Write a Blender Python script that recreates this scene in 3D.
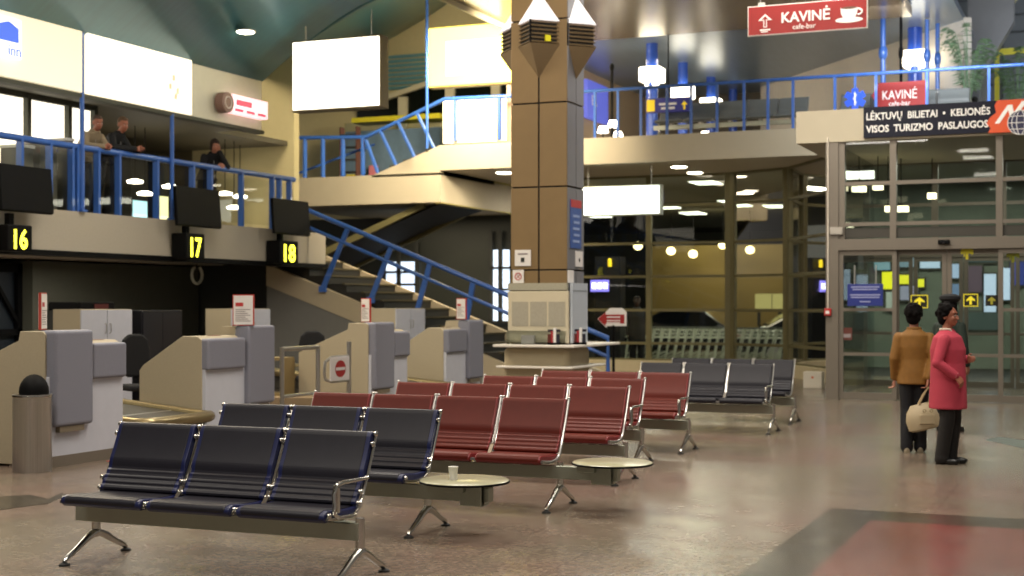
import bpy, bmesh, math, random
from math import sin, cos, pi, radians, sqrt, atan2
from mathutils import Vector, Matrix, noise as mnoise

random.seed(7)
S = bpy.context.scene
COL = S.collection
for _o in list(bpy.data.objects):
    bpy.data.objects.remove(_o)

# ---------------------------------------------------------------- camera
FPX = 1422.0; HOR = 304.0; EYE = 1.55; YAW = radians(22.8)
cam_d = bpy.data.cameras.new('camera'); cam = bpy.data.objects.new('camera', cam_d); COL.objects.link(cam)
cam_d.sensor_width = 36; cam_d.lens = 36 * FPX / 1024; cam_d.shift_y = (HOR - 288) / 1024
cam_d.clip_start = .1; cam_d.clip_end = 400
cam.location = (0, 0, EYE); cam.rotation_euler = (pi / 2, 0, YAW)
cam_d.dof.use_dof = True; cam_d.dof.focus_distance = 9.5; cam_d.dof.aperture_fstop = 2.6
S.camera = cam

# ---------------------------------------------------------------- world, exposure
S.view_settings.view_transform = 'Standard'; S.view_settings.look = 'None'
S.view_settings.exposure = 0.0; S.view_settings.gamma = 1; S.view_settings.use_curve_mapping = False
W = bpy.data.worlds.new('night'); S.world = W; W.use_nodes = True
W.node_tree.nodes['Background'].inputs[0].default_value = (.30, .28, .25, 1)  # even warm grey surround, raised to fill the hall softly
W.node_tree.nodes['Background'].inputs[1].default_value = .6

# ---------------------------------------------------------------- lights of the hall
def area(name, loc, sx, sy, power, col=(1, .86, .66), rot=(0, 0, 0), spread=180):
    d = bpy.data.lights.new(name, 'AREA'); d.shape = 'RECTANGLE'; d.size = sx; d.size_y = sy
    d.energy = power; d.color = col; d.spread = radians(spread)
    o = bpy.data.objects.new(name, d); COL.objects.link(o); o.location = loc; o.rotation_euler = rot
    return o
WARM = (1, .84, .60); NEUT = (1, .93, .82); COOL = (.86, .92, 1)
# ceiling lamps over the waiting hall
for (x, y, z, w) in ((-6, 3.5, 7.0, 330), (0, 3.5, 10.8, 650), (-6, 12.5, 7.0, 330), (0, 12.5, 10.8, 650), (-4.2, 20, 7.0, 330)):
    area('hall_ceiling_light', (x, y, z), 2.6, 1.2, w, NEUT)
area('hall_ceiling_light', (-10.5, 8.5, 5.6), 2.4, 2.4, 170, NEUT)
area('hall_ceiling_light', (-10.5, 16.5, 6.4), 2.4, 2.4, 190, NEUT)
# unseen upward lights added to fill the ceiling panels
area('ceiling_uplight', (-7, 8, 6.2), 3.0, 1.2, 170, WARM, (radians(160), 0, 0))
area('ceiling_uplight', (-4.6, 15, 5.2), 2.0, .6, 120, NEUT, (radians(150), 0, 0))
area('band_light', (-12.6, 14.5, 6.2), 1.0, 4.0, 260, WARM, (0, radians(-60), 0))  # unseen lamp added to brighten the fascia band
# upper floor lamps, plus fill lights added for landing and end wall
area('landing_light', (-9.5, 24.2, 6.1), 1.0, 1.0, 330, WARM, Vector((-4.3, 4.1, -1.5)).to_track_quat('-Z', 'Y').to_euler(), 110)  # hidden behind the pillar, added to brighten the landing
area('end_wall_light', (-14.6, 21.0, 6.0), 1.0, .5, 130, WARM, (radians(80), 0, radians(15)))  # unseen light added to brighten the cream end wall
area('landing_soffit_light', (-12.3, 29.4, 4.4), .4, .4, 35, WARM)
area('landing_light', (-12.6, 27.0, 6.9), 1.2, .4, 260, WARM, (radians(50), 0, radians(15)))
area('landing_light', (-15.5, 31.6, 3.7), 2.5, 1.0, 60, WARM)
area('upper_floor_light', (-9.5, 31, 7.0), 2.5, 1.2, 70, WARM)
area('upper_floor_light', (-3.0, 26.8, 6.9), 2.5, 1.2, 230, COOL, (radians(35), 0, 0))
area('upper_floor_light', (2, 31, 9.5), 2.5, 2.2, 150, COOL, (radians(30), 0, 0))
area('balcony_light', (-16.3, 19, 4.6), 1.0, 5.0, 26, WARM)
area('shop_light', (-17.5, 13, 4.6), 1.0, 5.0, 90, NEUT)
area('under_balcony_light', (-15.8, 16.5, 2.2), 1.0, 8.0, 150, NEUT)
# beyond the glass
area('canopy_light', (-9.5, 36, 4.4), 4.0, 1.0, 150, WARM)
area('canopy_light', (-11, 43.5, 4.4), 3.0, 1.0, 230, WARM, (radians(40), 0, 0))
area('trolley_light', (-9.6, 33.0, 4.4), 5.0, .6, 330, NEUT)  # extra light added to brighten the trolley row
area('far_yard_light', (-16, 52, 5.5), 5.0, 2.0, 700, WARM)  # unseen light added to lift the dark far wall
area('vestibule_light', (-1.5, 25.6, 4.0), 3.0, 1.0, 90, NEUT)
area('porch_light', (-2.5, 32, 4.4), 4.0, 2.0, 420, NEUT)

# ---------------------------------------------------------------- helpers
F2 = Vector((-sin(YAW), cos(YAW), 0)); R2 = Vector((cos(YAW), sin(YAW), 0))
def at(x, y, t):
    """the place seen at (x, y) of the photograph at distance t"""
    return F2 * t + R2 * ((x - 512) / FPX * t) + Vector((0, 0, EYE + (HOR - y) / FPX * t))
def atX(x, y, X): return at(x, y, X / (F2.x + R2.x * (x - 512) / FPX))
def atY(x, y, Y): return at(x, y, Y / (F2.y + R2.y * (x - 512) / FPX))

def hexc(h):
    h = h.lstrip('#'); v = [int(h[i:i + 2], 16) / 255 for i in (0, 2, 4)]
    return tuple((c / 12.92 if c <= .04045 else ((c + .055) / 1.055) ** 2.4) for c in v)

MATS = {}
def mat(name, col='#808080', rough=.5, metal=0, emis=None, estr=0, noise=0, nscale=8, bump=0, bscale=60, coat=0, spec=.5, stretch=None):
    if name in MATS: return MATS[name]
    m = bpy.data.materials.new(name); m.use_nodes = True; MATS[name] = m
    nt = m.node_tree; b = nt.nodes['Principled BSDF']; c = hexc(col)
    b.inputs['Base Color'].default_value = (*c, 1); b.inputs['Roughness'].default_value = rough
    b.inputs['Metallic'].default_value = metal; b.inputs['Coat Weight'].default_value = coat
    b.inputs['Specular IOR Level'].default_value = spec
    if emis: b.inputs['Emission Color'].default_value = (*hexc(emis), 1); b.inputs['Emission Strength'].default_value = estr
    tc = nt.nodes.new('ShaderNodeTexCoord'); mp = nt.nodes.new('ShaderNodeMapping')
    nt.links.new(tc.outputs['Object'], mp.inputs[0])
    if stretch: mp.inputs['Scale'].default_value = stretch
    nz = nt.nodes.new('ShaderNodeTexNoise'); nz.inputs['Scale'].default_value = nscale; nz.inputs['Detail'].default_value = 5
    nt.links.new(mp.outputs[0], nz.inputs[0])
    if not noise: noise = .06
    mx = nt.nodes.new('ShaderNodeMix'); mx.data_type = 'RGBA'; mx.blend_type = 'MIX'
    mx.inputs[6].default_value = (*[v * (1 - noise) for v in c], 1); mx.inputs[7].default_value = (*[min(1, v * (1 + noise)) for v in c], 1)
    nt.links.new(nz.outputs[0], mx.inputs[0]); nt.links.new(mx.outputs[2], b.inputs['Base Color'])
    if bump:
        n2 = nt.nodes.new('ShaderNodeTexNoise'); n2.inputs['Scale'].default_value = bscale
        nt.links.new(mp.outputs[0], n2.inputs[0])
        bp = nt.nodes.new('ShaderNodeBump'); bp.inputs['Strength'].default_value = bump; bp.inputs['Distance'].default_value = .01
        nt.links.new(n2.outputs[0], bp.inputs['Height']); nt.links.new(bp.outputs[0], b.inputs['Normal'])
    return m
def emat(name, col, s):
    if name in MATS: return MATS[name]
    return mat(name, col, .5, 0, col, s)
def glassmat(name, tint, ior=1.45, rough=.02):
    if name in MATS: return MATS[name]
    m = bpy.data.materials.new(name); m.use_nodes = True; MATS[name] = m; nt = m.node_tree
    for n in list(nt.nodes):
        if n.type != 'OUTPUT_MATERIAL': nt.nodes.remove(n)
    out = [n for n in nt.nodes if n.type == 'OUTPUT_MATERIAL'][0]
    tr = nt.nodes.new('ShaderNodeBsdfTransparent'); tr.inputs[0].default_value = (*tint, 1)
    gl = nt.nodes.new('ShaderNodeBsdfGlossy'); gl.inputs['Roughness'].default_value = rough
    fr = nt.nodes.new('ShaderNodeFresnel'); fr.inputs[0].default_value = ior
    mx = nt.nodes.new('ShaderNodeMixShader')
    nt.links.new(fr.outputs[0], mx.inputs[0]); nt.links.new(tr.outputs[0], mx.inputs[1]); nt.links.new(gl.outputs[0], mx.inputs[2])
    nt.links.new(mx.outputs[0], out.inputs[0])
    return m

class MB:
    """collects boxes, bars, tubes and lathes for ONE mesh object"""
    def __init__(s): s.v = []; s.f = []
    def add(s, vs, fs):
        n = len(s.v); s.v += [tuple(v) for v in vs]; s.f += [tuple(i + n for i in f) for f in fs]; return s
    def box(s, x0, x1, y0, y1, z0, z1):
        v = [(x, y, z) for x in (x0, x1) for y in (y0, y1) for z in (z0, z1)]
        return s.add(v, [(0, 1, 3, 2), (4, 6, 7, 5), (0, 4, 5, 1), (2, 3, 7, 6), (0, 2, 6, 4), (1, 5, 7, 3)])
    def cbox(s, c, w, d, h): return s.box(c[0] - w / 2, c[0] + w / 2, c[1] - d / 2, c[1] + d / 2, c[2] - h / 2, c[2] + h / 2)
    def prism(s, poly, a, b, axis='x'):
        """poly: 2-D outline; extruded from a to b along axis. x: poly=(y,z)  y: poly=(x,z)  z: poly=(x,y)"""
        f = {'x': lambda p, k: (k, p[0], p[1]), 'y': lambda p, k: (p[0], k, p[1]), 'z': lambda p, k: (p[0], p[1], k)}[axis]
        n = len(poly); v = [f(p, a) for p in poly] + [f(p, b) for p in poly]
        return s.add(v, [tuple(range(n))[::-1], tuple(range(n, 2 * n))] + [(i, (i + 1) % n, n + (i + 1) % n, n + i) for i in range(n)])
    def bar(s, p0, p1, w, d, up=(0, 0, 1)):
        p0 = Vector(p0); p1 = Vector(p1); t = (p1 - p0).normalized(); u = Vector(up)
        if abs(t.dot(u)) > .98: u = Vector((0, 1, 0))
        a = t.cross(u).normalized(); b = a.cross(t)
        v = [p + a * (w / 2 * i) + b * (d / 2 * j) for p in (p0, p1) for i, j in ((-1, -1), (1, -1), (1, 1), (-1, 1))]
        return s.add(v, [(3, 2, 1, 0), (4, 5, 6, 7), (0, 1, 5, 4), (1, 2, 6, 5), (2, 3, 7, 6), (3, 0, 4, 7)])
    def tube(s, pts, r, seg=10, close=True):
        pts = [Vector(p) for p in pts]; n = len(pts); rs = r if isinstance(r, (list, tuple)) else [r] * n
        v = []; prev = None
        for i, p in enumerate(pts):
            t = (pts[min(i + 1, n - 1)] - pts[max(i - 1, 0)]).normalized()
            if prev is None:
                u = Vector((0, 0, 1)) if abs(t.z) < .9 else Vector((1, 0, 0))
                a = t.cross(u).normalized()
            else: a = (prev - t * prev.dot(t)).normalized()
            prev = a; b = t.cross(a)
            for k in range(seg):
                g = 2 * pi * k / seg; v.append(p + (a * cos(g) + b * sin(g)) * rs[i])
        f = [(i * seg + k, i * seg + (k + 1) % seg, (i + 1) * seg + (k + 1) % seg, (i + 1) * seg + k) for i in range(n - 1) for k in range(seg)]
        if close: f += [tuple(range(seg))[::-1], tuple((n - 1) * seg + k for k in range(seg))]
        return s.add(v, f)
    def lathe(s, prof, c=(0, 0, 0), seg=20, ex=1, ey=1):
        """prof: (radius, z) from bottom to top"""
        v = []; f = []; n = len(prof)
        for r, z in prof:
            for k in range(seg):
                g = 2 * pi * k / seg; v.append((c[0] + r * ex * cos(g), c[1] + r * ey * sin(g), c[2] + z))
        f = [(i * seg + k, i * seg + (k + 1) % seg, (i + 1) * seg + (k + 1) % seg, (i + 1) * seg + k) for i in range(n - 1) for k in range(seg)]
        f += [tuple(range(seg))[::-1], tuple((n - 1) * seg + k for k in range(seg))]
        return s.add(v, f)
    def ball(s, c, rx, ry=None, rz=None, seg=14, rings=9):
        ry = ry or rx; rz = rz or rx
        prof = [(max(.001, cos(-pi / 2 + pi * i / rings)), sin(-pi / 2 + pi * i / rings)) for i in range(rings + 1)]
        v = [(c[0] + r * rx * cos(2 * pi * k / seg), c[1] + r * ry * sin(2 * pi * k / seg), c[2] + z * rz) for r, z in prof for k in range(seg)]
        f = [(i * seg + k, i * seg + (k + 1) % seg, (i + 1) * seg + (k + 1) % seg, (i + 1) * seg + k) for i in range(rings) for k in range(seg)]
        f += [tuple(range(seg))[::-1], tuple(rings * seg + k for k in range(seg))]
        return s.add(v, f)
    def rings(s, rr, seg=20):
        """rr: (cx, cy, z, rx, ry) stacked ellipses"""
        v = [(cx + rx * cos(2 * pi * k / seg), cy + ry * sin(2 * pi * k / seg), z) for cx, cy, z, rx, ry in rr for k in range(seg)]
        n = len(rr)
        f = [(i * seg + k, i * seg + (k + 1) % seg, (i + 1) * seg + (k + 1) % seg, (i + 1) * seg + k) for i in range(n - 1) for k in range(seg)]
        f += [tuple(range(seg))[::-1], tuple((n - 1) * seg + k for k in range(seg))]
        return s.add(v, f)
    def grid(s, fn, nu, nv):
        v = [fn(i / nu, j / nv) for i in range(nu + 1) for j in range(nv + 1)]
        return s.add(v, [(i * (nv + 1) + j, (i + 1) * (nv + 1) + j, (i + 1) * (nv + 1) + j + 1, i * (nv + 1) + j + 1) for i in range(nu) for j in range(nv)])
    def xf(s, M):
        s.v = [tuple(M @ Vector(v)) for v in s.v]; return s
    def build(s, name, m, parent=None, smooth=False, bevel=0, bseg=2, solid=0, remesh=0, sub=0, loc=None, fix=True):
        me = bpy.data.meshes.new(name); me.from_pydata(s.v, [], s.f)
        if fix:
            bm = bmesh.new(); bm.from_mesh(me); bmesh.ops.recalc_face_normals(bm, faces=bm.faces); bm.to_mesh(me); bm.free()
        o = bpy.data.objects.new(name, me); COL.objects.link(o); me.materials.append(m)
        if loc: o.location = loc
        if parent: o.parent = parent
        if remesh:
            r = o.modifiers.new('Remesh', 'REMESH'); r.mode = 'VOXEL'; r.voxel_size = remesh; r.use_smooth_shade = True
            q = o.modifiers.new('Smooth', 'SMOOTH'); q.iterations = 3; q.factor = .5
        if solid:
            q = o.modifiers.new('Solidify', 'SOLIDIFY'); q.thickness = solid; q.offset = 0
        if bevel:
            q = o.modifiers.new('Bevel', 'BEVEL'); q.width = bevel; q.segments = bseg; q.limit_method = 'ANGLE'; q.angle_limit = radians(40)
        if sub:
            q = o.modifiers.new('Sub', 'SUBSURF'); q.levels = sub; q.render_levels = sub
        if smooth:
            me.polygons.foreach_set('use_smooth', [True] * len(me.polygons))
            if not remesh and not sub:
                bm = bmesh.new(); bm.from_mesh(me)
                for e in bm.edges:
                    if len(e.link_faces) == 2 and e.calc_face_angle(0) > radians(38): e.smooth = False
                bm.to_mesh(me); bm.free()
        return o

def tag(o, label, cat, group=None, kind=None):
    if label: o['label'] = label
    if cat: o['category'] = cat
    if group: o['group'] = group
    if kind: o['kind'] = kind
    return o
def thing(name, label, cat, loc=(0, 0, 0), rz=0, group=None, kind=None):
    o = bpy.data.objects.new(name, None); COL.objects.link(o); o.location = loc; o.rotation_euler = (0, 0, rz)
    return tag(o, label, cat, group, kind)
def struct(name, mb, m, parent=None, **k):
    o = mb.build(name, m, parent, **k); o['kind'] = 'structure'; return o
def dup(root, loc, rz=None, label=None, group=None):
    def cp(o, par):
        c = o.copy(); COL.objects.link(c); c.parent = par
        for ch in list(o.children): cp(ch, c)
        return c
    r = cp(root, None); r.location = loc
    if rz is not None: r.rotation_euler = (0, 0, rz)
    if label: r['label'] = label
    if group: r['group'] = group
    return r
def text(name, s, size, loc, m, parent, rot=(pi / 2, 0, 0), depth=.004, align='LEFT', sx=1.0, bold=0.0):
    c = bpy.data.curves.new(name, 'FONT'); c.body = s; c.size = size; c.extrude = depth; c.align_x = align; c.offset = bold
    c.resolution_u = 3
    o = bpy.data.objects.new(name, c); COL.objects.link(o)
    dg = bpy.context.evaluated_depsgraph_get(); me = bpy.data.meshes.new_from_object(o.evaluated_get(dg))
    bpy.data.objects.remove(o); bpy.data.curves.remove(c)
    me.name = name; me.materials.clear(); me.materials.append(m)
    o = bpy.data.objects.new(name, me); COL.objects.link(o); o.location = loc; o.rotation_euler = rot; o.scale = (sx, 1, 1)
    if parent: o.parent = parent
    return o

# ---------------------------------------------------------------- materials
chrome = mat('chrome', '#c8c6c0', .18, 1, noise=.05)
steel = mat('brushed_steel', '#b4b2ae', .3, .85, noise=.3, nscale=16, stretch=(6, 6, .05))
beam_m = mat('beam_aluminium', '#a2a598', .35, .8)
navy = mat('navy_leather', '#1b1a23', .48, 0, noise=.2, nscale=14, bump=.08, bscale=160, spec=.35)
navy_side = mat('blue_vinyl', '#121a46', .4, 0, noise=.15)
red_l = mat('red_leather', '#5c1c11', .5, 0, noise=.14, nscale=12, bump=.08, bscale=160, spec=.3)
red_side = mat('red_vinyl', '#7a1f20', .42)
grey_l = mat('grey_leather', '#6a6e6c', .5)
black = mat('black_plastic', '#040405', .6, spec=.15)
blackr = mat('black_rubber', '#101010', .7)
blackf = mat('black_fabric', '#0d0d10', .85, bump=.2)
bluep = mat('blue_paint', '#3a66b4', .35, coat=.3)
cream = mat('cream_plaster', '#d8cfae', .75, noise=.05, nscale=3)
white = mat('white_paint', '#d8d6d0', .6)
fascia = mat('fascia_panel', '#b0a796', .6, noise=.07, nscale=30)
slabm = mat('slab_panel', '#b5ab94', .6, noise=.05, nscale=4)
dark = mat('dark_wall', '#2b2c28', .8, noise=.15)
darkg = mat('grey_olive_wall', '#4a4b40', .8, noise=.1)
desk_beige = mat('desk_beige', '#ab9f86', .6, noise=.08, nscale=60)
desk_grey = mat('desk_grey', '#7d7e8a', .6, noise=.12, nscale=80)
desk_white = mat('desk_white', '#c0c2cc', .5)
pill = mat('pillar_panel', '#7f6845', .45, .15, noise=.08, nscale=5)
pillg = mat('pillar_groove', '#15120e', .8)
frame_m = mat('door_frame_metal', '#756d62', .45, .3)
mull = mat('mullion_olive', '#6a6444', .5, .2)
brass = mat('gold_metal', '#8f8160', .35, .8, noise=.1)
redp = mat('red_sign', '#961a18', .5)
whitel = mat('white_letter', '#f2f0ec', .5)
navyp = mat('navy_sign', '#080b20', .5, spec=.25)
yel = mat('yellow_paint', '#d8cf28', .5)
paper = mat('paper', '#dcd8d4', .8, noise=.05)
redline = mat('red_ink', '#b03434', .6)
clearg = glassmat('clear_glass', (.9, .93, .92))
wallg = glassmat('hall_glass', (.62, .66, .60))
doorg = glassmat('door_glass', (.62, .68, .64))
balg = glassmat('balustrade_glass', (.82, .84, .78))
lamp_e = emat('lamp_glow', '#fff2d4', 14)
lamp_c = emat('tube_glow', '#fff4e0', 9)
# ================================================================ SETTING
def floor_material(name, c1, c2, c3, tile=.6):
    m = bpy.data.materials.new(name); m.use_nodes = True; nt = m.node_tree; b = nt.nodes['Principled BSDF']; L = nt.links.new
    tc = nt.nodes.new('ShaderNodeTexCoord')
    def nz(s, d=4):
        n = nt.nodes.new('ShaderNodeTexNoise'); n.inputs['Scale'].default_value = s; n.inputs['Detail'].default_value = d; L(tc.outputs['Object'], n.inputs[0]); return n
    def ramp(src, p0, p1, a, b_):
        r = nt.nodes.new('ShaderNodeValToRGB'); r.color_ramp.elements[0].position = p0; r.color_ramp.elements[1].position = p1
        r.color_ramp.elements[0].color = (*a, 1); r.color_ramp.elements[1].color = (*b_, 1); L(src, r.inputs[0]); return r
    big = ramp(nz(.55, 3).outputs[0], .42, .62, hexc(c1), hexc(c2))
    vo = nt.nodes.new('ShaderNodeTexVoronoi'); vo.inputs['Scale'].default_value = 38; L(tc.outputs['Object'], vo.inputs[0])
    chip = ramp(vo.outputs['Color'], .1, .8, (.70, .69, .69), (1.28, 1.25, 1.24))
    mx = nt.nodes.new('ShaderNodeMix'); mx.data_type = 'RGBA'; mx.blend_type = 'MULTIPLY'; mx.inputs[0].default_value = .8
    L(big.outputs[0], mx.inputs[6]); L(chip.outputs[0], mx.inputs[7])
    br = nt.nodes.new('ShaderNodeTexBrick'); br.offset = 0; br.inputs['Scale'].default_value = 1; br.inputs['Brick Width'].default_value = tile; br.inputs['Row Height'].default_value = tile
    br.inputs['Mortar Size'].default_value = .006; br.inputs['Color1'].default_value = (1, 1, 1, 1); br.inputs['Color2'].default_value = (.93, .92, .92, 1); br.inputs['Mortar'].default_value = (*hexc(c3), 1)
    L(tc.outputs['Object'], br.inputs[0])
    m2 = nt.nodes.new('ShaderNodeMix'); m2.data_type = 'RGBA'; m2.blend_type = 'MULTIPLY'; m2.inputs[0].default_value = .35
    L(mx.outputs[2], m2.inputs[6]); L(br.outputs[0], m2.inputs[7]); L(m2.outputs[2], b.inputs['Base Color'])
    rr = ramp(nz(2.5).outputs[0], .3, .7, (.2,) * 3, (.27,) * 3); L(rr.outputs[0], b.inputs['Roughness'])
    b.inputs['Specular IOR Level'].default_value = .42
    return m
fl_main = floor_material('terrazzo_beige', '#736a5c', '#78665c', '#6a6a6a')
fl_red = floor_material('terrazzo_red', '#734a42', '#65433c', '#6a6a6a')
fl_dark = floor_material('terrazzo_dark', '#443f35', '#3d3930', '#777777')
struct('floor', MB().box(-26, 9, -26, 31.2, -.3, 0), fl_main)
# dark border band and the red field inside it
struct('trim_1', MB().prism([(-1.95, 5.5), (-1.58, 5.5), (-1.58, 10.36), (4, 10.36), (4, 10.86), (-1.95, 10.86)], .0, .003, 'z'), fl_dark)
struct('trim_2', MB().prism([(-1.58, 5.5), (4, 5.5), (4, 10.36), (-1.58, 10.36)], .0, .003, 'z'), fl_red)
a, b_, c_, d_ = [at(*p) for p in ((985, 440, 1.55 * FPX / 136), (1000, 437, 1.55 * FPX / 133), (1040, 443, 1.55 * FPX / 139), (1026, 449, 1.55 * FPX / 145))]
struct('trim_3', MB().prism([(p.x, p.y) for p in (a, d_, c_, b_)], 0, .003, 'z'), mat('floor_inlay_dark', '#3a403c', .3))
pts = [at(x, y, 1.55 * FPX / (y - HOR)) for x, y in ((0, 497), (30, 495), (48, 499), (62, 493), (66, 496), (48, 504), (30, 506), (0, 510))]
struct('trim_4', MB().prism([(p.x, p.y) for p in pts], 0, .003, 'z'), fl_dark)

teal = mat('teal_ceiling_panel', '#2a6670', .28, .4, noise=.3, nscale=1.3, bump=.3, bscale=5, stretch=(.5, 8, 1))
tan = mat('tan_ceiling_panel', '#8a7860', .25, .3, noise=.12, nscale=2, bump=.12, bscale=4, stretch=(8, .5, 1))
greyc = mat('grey_ceiling_panel', '#76869a', .3, .4, noise=.2, nscale=2, bump=.15, bscale=5, stretch=(5, .6, 1))
# ceilings
XB = -14.3
struct('ceiling_hall', MB().box(-11.1, atY(912, 17, 28.3).x, -26, 28.3, 7.1, 7.3), tan)
struct('ceiling_high', MB().box(-2.75, 9, -26, 37, 11, 11.2), mat('high_ceiling', '#b4b4b0', .7))
struct('ceiling_hall_side', MB().box(atY(912, 17, 28.3).x, -2.75, 4, 28.32, 7.35, 7.5), greyc)
def p1(u, v): return (XB + 3.2 * u, -26 + (22.2 + 26) * v, 5.64 + 1.46 * sin(u * pi / 2))
struct('ceiling_vault', MB().grid(p1, 8, 2), teal, solid=.05, smooth=True)
far = [atY(x, y, 33) for x, y in ((240, 88), (262, 82), (292, 74), (345, 57), (380, 44), (425, 18), (454, -2), (470, -45), (520, -140))]
def p2(u, v):
    k = u * (len(far) - 1); i = min(int(k), len(far) - 2); q = far[i].lerp(far[i + 1], k - i)
    n = Vector((XB + 3.2 * u, 22.2, 5.64 + 1.46 * sin(u * pi / 2)))
    r = n.lerp(q, v); r.z += .3 * sin(pi * v) * (1 - u * .5); return tuple(r)
struct('ceiling_vault_end', MB().grid(p2, 14, 8), teal, solid=.05, smooth=True)
struct('ceiling_upper', MB().box(-12, -2.75, 28.32, 40, 7.35, 7.5), greyc)
struct('trim_5', MB().box(-11.1, -11.05, 0, 28.3, 7.0, 7.1), cream)
# left side: lower wall, balcony, upper wall
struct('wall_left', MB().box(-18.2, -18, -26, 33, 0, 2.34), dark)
struct('floor_balcony', MB().box(-22, XB, -10, 24.5, 2.34, 2.94), fascia)
struct('trim_6', MB().box(XB - .3, XB + .02, -10, 24.5, 2.26, 2.335), black)
struct('wall_left_upper', MB().box(-19.7, -19.5, -10, 24.8, 2.96, 5.6), mat('olive_wall', '#57503a', .7, noise=.1))
struct('ceiling_balcony', MB().box(-22, XB - .1, -10, 22.2, 4.74, 4.84).box(-22, -15.3, 22.2, 24.7, 4.74, 4.84), mat('balcony_ceiling', '#4b4636', .6))
struct('wall_band', MB().box(XB - .12, XB, -10, 22.2, 4.72, 5.66), mat('band_panel', '#d9d3bd', .5))
struct('trim_7', MB().box(XB - .16, XB + .03, -10, 22.25, 4.66, 4.72), darkg)
struct('wall_balcony_end_dark', MB().box(-19.6, -17.6, 24.7, 24.9, 2.34, 7.0), MATS['olive_wall'])
struct('wall_balcony_end', MB().box(-17.6, -15.15, 24.7, 24.9, 2.34, 7.0), mat('end_wall_cream', '#b5aa80', .7))
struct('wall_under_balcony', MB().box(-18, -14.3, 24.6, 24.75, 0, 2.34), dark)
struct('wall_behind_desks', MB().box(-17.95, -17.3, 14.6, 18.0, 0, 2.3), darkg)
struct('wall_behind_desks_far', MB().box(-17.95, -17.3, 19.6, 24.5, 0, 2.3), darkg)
# the dark braced door between them
dr = struct('door_1', MB().box(-17.7, -17.62, 18.02, 19.58, 0, 2.25), mat('door_slate', '#1d242b', .4))
fb = MB()
for y in (18.05, 18.8, 19.55): fb.box(-17.6, -17.52, y - .06, y + .06, 0, 2.25)
fb.box(-17.6, -17.52, 18, 19.6, 2.1, 2.25); fb.box(-17.6, -17.52, 18, 19.6, 1.0, 1.12)
fb.bar((-17.56, 18.1, 1.25), (-17.56, 18.75, 2.1), .07, .06, (1, 0, 0)); fb.bar((-17.56, 19.5, 1.25), (-17.56, 18.85, 2.1), .07, .06, (1, 0, 0))
fb.build('door_frame', black, dr)
# back walls (behind the landings)
struct('wall_back', MB().box(-22, -12.2, 33, 33.2, 3.8, 12), mat('back_wall_cream', '#cfc294', .7))
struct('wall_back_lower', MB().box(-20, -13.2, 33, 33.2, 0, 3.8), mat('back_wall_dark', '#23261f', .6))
lv = MB()
for k in range(9):
    y = 56 + k * 4.4
    lv.v and None
    p = atY(381, y, 32.85); q = atY(425, y - 2, 32.85)
    if k < 8: lv.prism([(32.98, p.z), (32.8, p.z - .02), (32.88, p.z - .09)], p.x, q.x, 'x')
struct('trim_8', lv, mat('louvre_teal', '#6fa3ac', .5))
wb = MB(); P = [atY(x, y, 32.95) for x, y in ((358, 122), (358, 110), (430, 84), (512, 80), (512, 122))]
wb.prism([(p.x, p.z) for p in P], 32.9, 32.97, 'y'); w = struct('window_1', wb, mat('night_pane', '#14160f', .15))
fb = MB()
for x in (403, 450, 496):
    p = atY(x, 97 if x == 403 else 80, 32.85); fb.box(p.x - .12, p.x + .12, 32.8, 32.9, 5.3, p.z)
P = [atY(x, y, 32.85) for x, y in ((356, 106), (356, 111), (430, 85), (512, 82), (512, 78), (430, 80))]
fb.prism([(p.x, p.z) for p in P], 32.8, 32.9, 'y'); fb.build('window_frame', cream, w)
# windows low in the back wall (light of the street behind)
for i, (x0, x1, y0, y1) in enumerate(((384, 417, 262, 303), (491, 512, 250, 322))):
    p = atY(x0, y0, 32.9); q = atY(x1, y1, 32.9)
    w = struct('window_%d' % (i + 2), MB().box(p.x, q.x, 32.93, 32.99, q.z, p.z), emat('street_light_pane', '#cfe0f4', 1.5))
    fb = MB()
    for xx in (p.x, q.x, p.x * .55 + q.x * .45): fb.box(xx - .05, xx + .05, 32.86, 32.93, q.z, p.z + .5)
    for zz in (q.z, q.z + .75 * (p.z - q.z), q.z + .45 * (p.z - q.z)): fb.box(p.x, q.x, 32.86, 32.93, zz - .03, zz + .03)
    fb.build('window_frame', dark, w)

# mezzanine on the far side
YS = 28.3
uf = atY(440, 150, YS).x; ll = atY(268, 190, YS).x
struct('floor_upper', MB().box(uf, 9, YS, 40, 4.5, 5.05), slabm)
struct('floor_landing', MB().box(ll, uf, YS, 32.9, 3.8, 4.45), slabm)
P = [atY(x, y, YS) for x, y in ((372, 180), (440, 143.5), (440, 172), (415, 182))]
struct('trim_9', MB().prism([(P[0].x, 4.44), (uf, 5.05), (uf, 4.4), (P[0].x, 4.4)], YS, YS + .2, 'y'), slabm)
# flight of steps from the landing up
st = MB(); n = 5
for k in range(n):
    x0 = P[0].x + (uf - P[0].x) * k / n; st.box(x0, uf, YS + .2, YS + 3, 4.4, 4.45 + .6 * (k + 1) / n - .01)
struct('floor_landing_steps', st, mat('step_grey', '#5b574e', .7))
struct('wall_under_landing', MB().box(uf - .15, uf - .01, YS + .02, 32.9, 3.78, 4.52), mat('landing_side', '#b3a55c', .4))
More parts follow.
